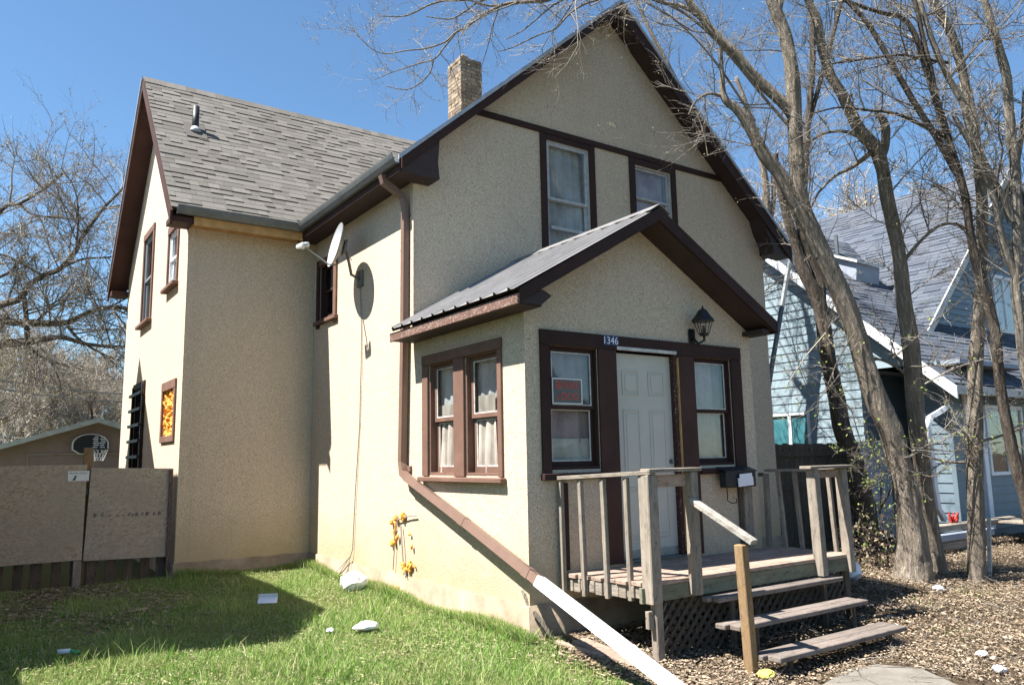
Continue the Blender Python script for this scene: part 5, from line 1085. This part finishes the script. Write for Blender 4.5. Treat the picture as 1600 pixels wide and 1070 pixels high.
tree('dark slanting bare tree crossing the right edge of the picture', [T5], 9.2, M_barkd, M_twig, 25, (7, 7), 4.6, .9, [[(1494, 269, 6), (1467, 221, 5.6), (1440, 179, 5.3), (1410, 129, 5), (1385, 85, 4.6), (1359, 42, 4.2), (1330, 8, 4), (1310, -15, 3.5)], [(1497, 262, 5), (1478, 200, 4.6), (1463, 150, 4.5), (1452, 100, 4.3), (1440, 50, 4), (1434, 20, 4), (1425, -10, 3.6)], [(1478, 215, 3.2), (1440, 195, 3), (1400, 178, 2.6), (1350, 172, 2.3), (1310, 168, 1.8), (1262, 180, 1.2)], [(1482, 98, 3), (1440, 92, 2.8), (1410, 86, 2.5), (1370, 90, 2.2), (1300, 100, 1.6)]], 3500, skip0=.35)
T8 = [(1660, 900, 17), (1650, 820, 13), (1632, 700, 11), (1612, 620, 10), (1600, 560, 9), (1594, 506, 8.5), (1588, 453, 8), (1590, 400, 8), (1588, 311, 8.5), (1586, 254, 8.5), (1580, 209, 8), (1576, 164, 7.5), (1573, 120, 7), (1562, 78, 6.5), (1550, 39, 6), (1538, 0, 5.5), (1528, -50, 4.5)]
tree('mottled bare tree rising at the far right edge of the picture', [T8], 9.0, M_barkp, M_twig, 26, (7, 7), 4.6, .85, [[(1590, 440, 7), (1574, 400, 6.5), (1563, 364, 6), (1553, 311, 5.5), (1531, 251, 5), (1510, 215, 4.5), (1490, 180, 4)], [(1581, 347, 7), (1570, 315, 6.8), (1556, 290, 6.6), (1538, 254, 6.3), (1518, 215, 5.8), (1506, 167, 5.6), (1485, 126, 5), (1467, 90, 5), (1452, 51, 4.6), (1437, 0, 4)], [(1588, 260, 5), (1598, 200, 4.5), (1602, 140, 4)]], 3500, skip0=.4)
tree('bare tree crown rising between the two houses behind the stucco gable', [[(1185, 830, 15), (1180, 650, 13), (1168, 500, 12), (1158, 400, 11), (1135, 300, 9), (1092, 205, 7), (1050, 115, 4.5), (1012, 40, 3), (985, -20, 2)]], 15, M_bark, M_twig, 41, (7, 6), 4, 1.3, [[(1168, 500, 9), (1190, 400, 7.5), (1197, 300, 6), (1180, 210, 4.5), (1150, 120, 3)], [(1158, 400, 8), (1100, 330, 7), (1040, 230, 5.5), (990, 150, 4)], [(1175, 560, 7), (1110, 470, 6.5), (1040, 380, 5), (980, 300, 4)], [(1192, 380, 5), (1208, 320, 4), (1206, 250, 3)]], 2500, skip0=.3, up=.1)
# left background tree with thick horizontal limbs
LB = [[(-70, 800, 30), (-66, 700, 22), (-60, 600, 17), (-50, 560, 14), (-20, 545, 10), (0, 538, 7.5), (47, 534, 6), (94, 527, 4.2), (133, 537, 3.2), (170, 541, 2.6), (200, 541, 2.2)],
      [(-60, 600, 15), (-52, 540, 13), (-30, 512, 8), (0, 502, 6.5), (30, 504, 6.2), (59, 505, 6), (102, 504, 4.6), (130, 492, 4), (149, 484, 3.8), (175, 480, 3.6), (205, 483, 3)],
      [(-52, 550, 12), (-40, 500, 9), (0, 478, 6), (31, 467, 5.6), (45, 446, 5), (67, 431, 4.6), (94, 420, 4.2), (118, 392, 4), (128, 372, 3.8), (141, 353, 3.2), (165, 322, 2.4), (192, 294, 1.6), (205, 270, 1)],
      [(43, 537, 4.5), (42, 515, 4.2), (41, 494, 4), (38, 465, 4)], [(-50, 420, 6), (0, 331, 3.5), (31, 318, 2.6), (71, 294, 2), (98, 270, 1.3)], [(47, 541, 2), (60, 555, 1.9), (78, 565, 1.8), (92, 592, 1.4), (97, 620, .8)],
      [(106, 510, 2.6), (120, 527, 2.6), (133, 537, 2.4), (158, 552, 1.6), (185, 563, 1.1)], [(94, 420, 2.4), (130, 405, 2), (170, 402, 1.5), (200, 395, 1)], [(118, 392, 2.2), (122, 350, 1.8), (118, 300, 1.5), (95, 262, 1)], [(67, 431, 2.6), (40, 415, 2.2), (10, 400, 1.9), (-20, 395, 1.6)],
      [(59, 500, 2.5), (85, 478, 2), (120, 465, 1.7), (160, 470, 1.2)], [(-50, 460, 6), (-20, 440, 3.5), (15, 425, 2.4), (40, 395, 1.8)], [(31, 318, 2), (50, 335, 1.6), (90, 340, 1.2), (120, 343, .8)]]
lt = tree('spreading bare tree with thick dark near-horizontal limbs at the left edge', [LB[0]], 20, M_barkd, M_twig, 31, (8, 8), 5, 1.9, LB[1:], 16000, grp=None, up=.05, r_t=.022, skip0=.5, leaf=.035, budmat=M_bud)
# background bushy bare trees
def bgtree_mesh(seed, H, spread, nbud, bud, tw):
    g = np.random.default_rng(seed); k = 6
    P = np.zeros((1, k, 3)); 
    for i in range(k): P[0, i] = (g.normal(0, .12)*i*.5, g.normal(0, .12)*i*.5, H*.75*i/(k-1))
    Rr = np.linspace(.20, .05, k)[None]*H/9
    v0, q0 = ringmesh(P, Rr, 8)
    n = 16; t = g.uniform(.25, 1, n); z = t*H*.72; S = np.stack([np.zeros(n), np.zeros(n), z], 1); a = g.uniform(0, 6.28, n); el = g.uniform(.3, 1.1, n)
    D = np.stack([np.cos(a)*np.cos(el), np.sin(a)*np.cos(el), np.sin(el)], 1)
    bt = grow(S, D, spread*g.uniform(.6, 1.2, n), np.full(n, .07*H/9), 4, (8, 8, 6), g=g, up=.12, ratio=.5, wob=.2)
    v1, q1 = batches([(p, np.maximum(r, .008)) for p, r in bt], lambda l: 3); bv, bq = buds_from(bt[-1][0], nbud, bud, g, .06)
    return (v0, q0), (v1, q1), (bv, bq)
def mk(name, v, q, mat):
    o = npmesh(name, v, q, None, mat); me = o.data; bpy.data.objects.remove(o); return me
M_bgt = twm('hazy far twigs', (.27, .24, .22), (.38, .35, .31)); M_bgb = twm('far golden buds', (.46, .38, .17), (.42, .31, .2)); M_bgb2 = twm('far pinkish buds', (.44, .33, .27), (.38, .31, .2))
kinds = []
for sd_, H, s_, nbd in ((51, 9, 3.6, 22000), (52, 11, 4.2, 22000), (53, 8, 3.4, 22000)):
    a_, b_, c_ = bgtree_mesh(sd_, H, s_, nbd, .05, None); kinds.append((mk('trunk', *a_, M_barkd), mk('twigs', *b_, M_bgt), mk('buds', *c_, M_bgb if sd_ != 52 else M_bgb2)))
def bgt(px, depth, ki, scl, label):
    p = at(px, 740, depth); t = thing('background_tree', (p.x, p.y, .05), label, 'tree', 'hazy bare trees in the background')
    for me, nm in zip(kinds[ki], ('trunk', 'twigs', 'buds')):
        o = bpy.data.objects.new(nm, me); sc.collection.objects.link(o); o.parent = t
        if nm != 'trunk': o['kind'] = 'stuff'
    t.scale = (scl,)*3; t.rotation_euler[2] = rnd.uniform(0, 6.28); return t
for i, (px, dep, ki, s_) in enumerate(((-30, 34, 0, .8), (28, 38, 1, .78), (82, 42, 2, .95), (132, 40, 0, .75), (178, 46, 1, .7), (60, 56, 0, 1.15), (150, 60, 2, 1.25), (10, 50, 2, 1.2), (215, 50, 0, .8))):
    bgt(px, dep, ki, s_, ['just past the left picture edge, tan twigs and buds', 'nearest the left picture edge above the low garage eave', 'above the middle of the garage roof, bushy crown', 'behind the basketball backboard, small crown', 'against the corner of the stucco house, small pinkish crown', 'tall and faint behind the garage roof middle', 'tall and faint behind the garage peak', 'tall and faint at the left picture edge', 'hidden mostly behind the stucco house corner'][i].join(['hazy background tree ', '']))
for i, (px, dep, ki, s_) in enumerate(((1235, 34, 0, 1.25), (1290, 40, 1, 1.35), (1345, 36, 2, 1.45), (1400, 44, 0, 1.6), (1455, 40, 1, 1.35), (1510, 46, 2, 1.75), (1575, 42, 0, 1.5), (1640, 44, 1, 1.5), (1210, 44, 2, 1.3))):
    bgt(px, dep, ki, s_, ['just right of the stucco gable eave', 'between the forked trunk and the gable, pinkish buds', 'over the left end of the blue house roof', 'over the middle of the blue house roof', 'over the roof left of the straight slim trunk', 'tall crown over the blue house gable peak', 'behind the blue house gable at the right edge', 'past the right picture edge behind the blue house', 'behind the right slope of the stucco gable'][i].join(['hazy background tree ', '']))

# ================================================================ sapling shrub by the big trunk
sh = thing('leafy_sapling', gnd(1365, 890), 'scrubby sapling with fresh green leaves and dead leaves between porch and thick trunk', 'shrub')
g = np.random.default_rng(77)
m = M(); 
for pts in ([(1392, 905), (1385, 860), (1375, 800), (1378, 740), (1360, 690), (1350, 668)], [(1360, 905), (1375, 850), (1368, 790), (1350, 740), (1355, 700)], [(1340, 890), (1352, 850), (1345, 800), (1330, 770)], [(1385, 890), (1360, 830), (1330, 790)], [(1350, 770), (1370, 745), (1388, 735), (1398, 728)], [(1372, 800), (1395, 760), (1400, 720)]):
    m.tube([at(x, y, 10.6+.1*math.sin(y)) for x, y in pts], [.016-.0022*i for i in range(len(pts))], 6)
m.obj('stem', M_barkd, sh)
n = 46; S = np.array([at(g.uniform(1335, 1400), g.uniform(690, 880), 10.6+g.normal(0, .2)) for _ in range(n)]); D = g.normal(0, 1, (n, 3)); D[:, 2] += .6; D /= np.linalg.norm(D, axis=1, keepdims=True)
bt = grow(S, D, g.uniform(.15, .5, n), np.full(n, .004), 3, (4, 3), g=g); v_, q_ = batches(bt, lambda l: 3); tag(npmesh('twigs', v_, q_, None, M_twig, sh), kind='stuff')
bv, bq = buds_from(bt[-1][0], 520, .034, g, .03); tag(npmesh('leaves', bv, bq, None, M_leafg, sh), kind='stuff')
S2 = np.array([at(g.uniform(1330, 1400), g.triangular(790, 895, 905), 10.5+g.normal(0, .12)) for _ in range(600)])[:, None, :].repeat(2, 1); bv, bq = buds_from(S2, 600, .045, g, .02); tag(npmesh('dead_leaves', bv, bq, None, M_leaf, sh), kind='stuff')
# fresh leaves scattered on low twigs near the downspout and wall
sp2 = thing('budding_branch', at(1480, 700, 9.6), 'thin low branches with fresh green leaves in front of the blue house', 'branch')
m = M(); S = []
for pts in ([(1412, 716), (1440, 704), (1480, 665), (1500, 640)], [(1425, 705), (1470, 690), (1520, 660), (1560, 640), (1600, 625)], [(1418, 735), (1455, 745), (1480, 730)], [(1430, 700), (1490, 705), (1560, 690), (1600, 700)], [(1445, 600), (1490, 575), (1540, 560)], [(1335, 520), (1310, 560), (1290, 610), (1255, 650)], [(1290, 520), (1260, 555), (1230, 600)], [(1285, 590), (1330, 640), (1345, 690)], [(1395, 560), (1440, 520), (1500, 470)]):
    P = [at(x, y, 9.6) for x, y in pts]; m.tube(P, [.010, .008, .006, .004, .003][:len(P)], 5)
    for i in range(len(P)-1):
        for q in range(7): S.append(np.array(P[i].lerp(P[i+1], rnd.random())))
m.obj('branch', M_twig, sp2); S = np.array(S); n = len(S); D = g.normal(0, 1, (n, 3)); D /= np.linalg.norm(D, axis=1, keepdims=True); bt = grow(S, D, g.uniform(.15, .45, n), np.full(n, .004), 3, (3, 3), g=g); v_, q_ = batches(bt, lambda l: 3); tag(npmesh('twigs', v_, q_, None, M_twig, sp2), kind='stuff')
bv, bq = buds_from(bt[-1][0], 420, .03, g, .03); tag(npmesh('leaves', bv, bq, None, M_leafg, sp2), kind='stuff')

# ================================================================ GRASS, LEAVES
def blades(n, x0, x1, y0, y1, h, wdt, g, keep=None):
    x = g.uniform(x0, x1, n); y = y0+(y1-y0)*g.random(n)**1.15
    if keep is not None: k_ = keep(x, y, g); x, y = x[k_], y[k_]
    n = len(x); z = np.interp(y, GY, GZ)-.01; a = g.uniform(0, 2*np.pi, n); hh = h*g.uniform(.45, 1.35, n)*(1+.5*np.sin(x*3.1+1)*np.sin(y*2.7)); lean = hh*g.uniform(.15, .9, n); b = g.uniform(0, 2*np.pi, n)
    dx, dy = np.cos(a)*wdt, np.sin(a)*wdt; lx_, ly_ = np.cos(b)*lean, np.sin(b)*lean
    V0 = np.stack([x-dx, y-dy, z], 1); V1 = np.stack([x+dx, y+dy, z], 1); V2 = np.stack([x+dx*.7+lx_*.35, y+dy*.7+ly_*.35, z+hh*.62], 1); V3 = np.stack([x-dx*.7+lx_*.35, y-dy*.7+ly_*.35, z+hh*.62], 1); V4 = np.stack([x+lx_, y+ly_, z+hh], 1)
    Vv = np.stack([V0, V1, V2, V3, V4], 1).reshape(-1, 3); i = np.arange(n)*5
    return Vv, np.stack([i, i+1, i+2, i+3], 1), np.stack([i+3, i+2, i+4], 1)
g = np.random.default_rng(5)
def pn(x, y, s=1.): return np.sin(x*1.9*s+np.sin(y*1.3*s)*1.7)*np.sin(y*2.3*s+np.sin(x*1.1*s)*1.9)
def keep(x, y, g):
    bare = np.exp(-(((x+2.6)/.55)**2+((y-.9)/.8)**2))*.7+np.exp(-(((x+3.2)/.7)**2+((y-2.9)/.7)**2))*1.0+np.exp(-(((x+1.5)/.35)**2+((y-.1)/.3)**2))*.6
    ed = np.clip((x-(-.02+.22*np.clip((-y-2.2), 0, 2)*0+.12*pn(x, y, 2)))*3, 0, 1)
    return (g.random(len(x)) > bare) & (g.random(len(x)) > ed*1.0) & (g.random(len(x)) > .12+.22*pn(x, y, 2.2)) & ~((x > -.02) & (y > -2.2)) & ~((x > -1.83) & (y > 3.2))
vg, qg, tg = blades(520000, -4.6, .5, -3.6, 3.4, .042, .0028, g, keep)
tag(npmesh('grass', vg, qg, tg, M_grass), 'short spring lawn grass in front of the house', 'grass', kind='stuff')
vg, qg, tg = blades(26000, -3.9, .3, -3.4, 3.2, .12, .003, g, lambda x, y, g: (pn(x, y, 2.6) > .25) & ~((x > -.02) & (y > -2.2)) & (g.random(len(x)) > .2))
vg2, qg2, tg2 = blades(9000, 3.2, 9, -6, -2.4, .05, .003, g, lambda x, y, g: pn(x, y, 1.7) > .55)
tag(npmesh('grass_tufts', np.concatenate([vg, vg2]), np.concatenate([qg, qg2+len(vg)]), np.concatenate([tg, tg2+len(vg)]), M_grass), 'taller grass tufts scattered over the lawn', 'grass', kind='stuff')
def litter(n, xf, yf, size, mat, nm, lab, cat, g, thin=.5, keep=None, curl=.35):
    x = xf(g, n); y = yf(g, n)
    if keep is not None: k_ = keep(x, y); x, y = x[k_], y[k_]
    n = len(x); z = np.interp(y, GY, GZ)+g.uniform(-.005, .03, n); s = size*g.uniform(.5, 1.5, n); a = g.uniform(0, 2*np.pi, n); ca, sa = np.cos(a), np.sin(a)
    tz = g.uniform(-.6, .6, (n, 4))*curl*s[:, None]
    X = np.stack([x+ca*s, x-sa*s*thin, x-ca*s, x+sa*s*thin], 1); Yv = np.stack([y+sa*s, y+ca*s*thin, y-sa*s, y-ca*s*thin], 1); Z = z[:, None]+tz+.01
    tag(npmesh(nm, np.stack([X, Yv, Z], -1).reshape(-1, 3), np.arange(n*4).reshape(-1, 4), None, mat), lab, cat, kind='stuff')
vf, qf, tf = blades(15000, -.14, -.015, -2.3, 3.1, .10, .003, g)
vh, qh, th_ = blades(5000, -1.8, -.05, 3.04, 3.19, .10, .003, g)
tag(npmesh('edge_grass', np.concatenate([vf, vh]), np.concatenate([qf, qh+len(vf)]), np.concatenate([tf, th_+len(vf)]), M_grass), 'ragged longer grass growing against the foundation', 'grass', kind='stuff')
litter(210000, lambda g, n: .1+11.5*g.random(n)**1.2, lambda g, n: g.uniform(-5.6, -.5, n), .012, M_leaf, 'dead_leaves', 'carpet of dry dead leaves under the bare trees', 'leaves', g, .45, lambda x, y: (g.random(len(x)) < .62+.5*pn(x, y, 1.6)) &  ~((x < WV+.1) & (y > -2.2)) & ~((x < W_+.1) & (y > -.05)) & ~((x > 9.4) & (y > -1.0)) & ~((y < -4.05) & (x > 1.3) & (x < 2.3) & (y < -4.1)), .7)
litter(9000, lambda g, n: .1+11.5*g.random(n)**1.1, lambda g, n: g.uniform(-5.6, -.7, n), .022, M_leaf, 'dead_leaves', 'larger curled dead leaves lying among the leaf litter', 'leaves', g, .5, lambda x, y: ~((x < WV+.1) & (y > -2.2)) & ~((x < W_+.1) & (y > -.05)) & ~((x > 1.25) & (x < 2.4) & (y < -4.05)), .9)
litter(30000, lambda g, n: g.uniform(-4.6, .3, n), lambda g, n: g.uniform(-3.6, 3.3, n), .016, M_thatch, 'thatch', 'dry straw thatch lying in the lawn', 'thatch', g, .16, lambda x, y: ~((x > -.03) & (y > -2.2)) & ~((x > -1.83) & (y > 3.2)), .5)
litter(5000, lambda g, n: g.normal(-3.1, .6, n), lambda g, n: g.normal(2.2, .8, n), .028, M_leaf, 'dead_leaves', 'brown leaves gathered in the shade below the strand board fence', 'leaves', g, .5, lambda x, y: (y < 3.3) & (x < -1.9))
litter(3000, lambda g, n: g.normal(.35, .2, n), lambda g, n: g.uniform(-4.2, -2.25, n), .022, M_leaf, 'dead_leaves', 'leaf litter at the entry corner beside the white downspout', 'leaves', g, .5)

n = 700; X_ = .2+9*g.random(n); Y_ = g.uniform(-5.4, -2.4, n); S = np.stack([X_, Y_, np.interp(Y_, GY, GZ)+.02], 1); D = g.normal(0, 1, (n, 3)); D[:, 2] *= .12; D /= np.linalg.norm(D, axis=1, keepdims=True)
bt = grow(S, D, g.uniform(.08, .35, n), np.full(n, .0035), 2, (2,), g=g, up=0.); v_, q_ = batches(bt, lambda l: 4); tag(npmesh('fallen_twigs', v_, q_, None, M_twig), 'small dead twigs strewn over the leaf litter', 'twigs', kind='stuff')
# ================================================================ litter things
def crumple(name, c, r, mat, label, cat, seed, flat=.5, grp=None):
    g = random.Random(seed); m = M(); n, k = 18, 11; c = Vector(c); P = [c+Vector((0, 0, -r[2]*.2))]
    for j in range(1, k):
        for i in range(n):
            a = 2*math.pi*i/n; b = math.pi*j/k-math.pi/2; q = 1+g.uniform(-.13, .1)+.13*math.sin(3*a+seed)
            P.append(c+Vector((r[0]*math.cos(a)*math.cos(b)*q, r[1]*math.sin(a)*math.cos(b)*q, r[2]*(math.sin(b)*g.uniform(.7, 1.15)+.5))))
    P.append(c+Vector((0, 0, r[2]*1.5))); L = len(P)-1; F = []
    for i in range(n): F.append((0, 1+(i+1) % n, 1+i)); F.append((L, L-n+i, L-n+(i+1) % n))
    for j in range(k-2):
        for i in range(n): F.append((1+j*n+i, 1+j*n+(i+1) % n, 1+(j+1)*n+(i+1) % n, 1+(j+1)*n+i))
    m.add(P, F); o = m.obj(name, mat); tag(o, label, cat, grp); return o
def G(px, py): p = gnd(px, py); return Vector((p.x, p.y, gz(p.y)))
p = onp(588, 915, 0, -.28); crumple('plastic_bag', (-.26, 1.05, .09), (.15, .20, .12), M_bag, 'large white plastic bag resting against the foundation of the side wall', 'bag', 3)
crumple('crumpled_paper', G(571, 990)+Vector((0, 0, .05)), (.11, .08, .04), M_paper, 'crumpled white paper in the sunlit grass below the plastic bag', 'paper', 4)
crumple('crumpled_paper', G(516, 993)+Vector((0, 0, .04)), (.035, .035, .02), M_paper, 'tiny white paper scrap left of the crumpled sheet in sunlit grass', 'paper', 5)
crumple('plastic_bag', G(1328, 906)+Vector((0, 0, .05)), (.2, .13, .12), M_bag, 'white and teal plastic bag at the foot of the right porch post', 'bag', 6)
crumple('plastic_bag', G(1467, 924)+Vector((0, 0, .02)), (.07, .06, .035), M_dishg, 'small pale bag beside the foot of the thickest trunk', 'bag', 7)
crumple('crumpled_paper', G(1535, 1027)+Vector((0, 0, .02)), (.06, .04, .025), M_paper, 'small white paper on the dead leaves at lower right', 'paper', 8)
crumple('crumpled_paper', G(1197, 1062)+Vector((0, 0, .02)), (.07, .06, .04), plain('yellow wrapper', (.6, .55, .12), .6, .2, 20, .003), 'crumpled pale yellow wrapper beside the newel post foot', 'wrapper', 9)
crumple('crumpled_paper', G(1562, 1052)+Vector((0, 0, .02)), (.05, .05, .03), M_dishg, 'grey scrap of litter in the lower right corner', 'paper', 10)
pc = G(418, 946)+Vector((0, 0, .055)); T = Matrix.Translation(pc) @ Matrix.Rotation(R(-25), 4, 'Z') @ Matrix.Rotation(R(28), 4, 'X')
tag(M().box((-.10, -.05, 0), (.10, .05, .006), 0, T).box((-.1, .045, .0), (.1, .05, .05), 0, T).obj('white_carton', M_paper), 'flattened white carton lying in the shaded grass', 'carton')
pc = G(105, 1027)+Vector((0, 0, .05)); T = Matrix.Translation(pc) @ Matrix.Rotation(R(-20), 4, 'Z')
wr_ = thing('drink_tube', pc, 'small white and green tube lying on the lawn at lower left', 'tube')
M().tube([T @ Vector((-.07, 0, 0)), T @ Vector((.02, 0, 0))], .02, 10).obj('body', M_paper, wr_, True); M().tube([T @ Vector((.02, 0, 0)), T @ Vector((.05, 0, -.01)), T @ Vector((.09, .01, -.02))], [.02, .014, .02], 10).obj('green_end', plain('green plastic', (.04, .4, .12), .4, .1, 10, 0), wr_, True)
# leaning stick at the entry corner
a = onp(816, 922, 0, -.03); b = G(866, 1005); tag(M().tube([a, a.lerp(b, .25)+Vector((0, 0, -.04)), a.lerp(b, .55)+Vector((-.02, 0, .02)), a.lerp(b, .8)+Vector((0, 0, .02)), b+Vector((0, 0, -.02))], [.012, .018, .02, .018, .022], 8).obj('leaning_stick', M_barkp, None, True), 'crooked dead stick leaning on the entry corner below the downspout', 'stick')
# old boards on the ground at the corner
for (p0, p1, wd, lab) in (((905, 1008), (1000, 1046), .16, 'broken reddish board lying on leaves under the downspout'), ((870, 1010), (945, 1032), .05, 'thin grey plank edge sunk in the lawn border by the entry corner')):
    a, b = G(*p0), G(*p1); tag(M().beam(a+Vector((0, 0, .04)), b+Vector((0, 0, .03)), wd, .03, bev=.004).obj('old_board', WXr), lab, 'board')
a, b = G(1310, 945), G(1442, 962); tag(M().tube([a, a.lerp(b, .4)+Vector((0, 0, .03)), a.lerp(b, .7)+Vector((.02, 0, .02)), b+Vector((0, 0, .05))], [.018, .014, .012, .008], 6).obj('fallen_branch', M_barkd), 'dark fallen branch on the leaves right of the steps', 'branch')
for (px, py, r, lab) in ((215, 958, .11, 'flat reddish bark piece in the shaded lawn'), (330, 962, .06, 'small dark wood chip in the shaded lawn right of the bark piece')):
    c = G(px, py); T = Matrix.Translation(c+Vector((0, 0, .03))) @ Matrix.Rotation(R(30), 4, 'Z'); tag(M().box((-r, -.03, 0), (r, .03, .012), .004, T).obj('bark_piece', WXr), lab, 'bark')
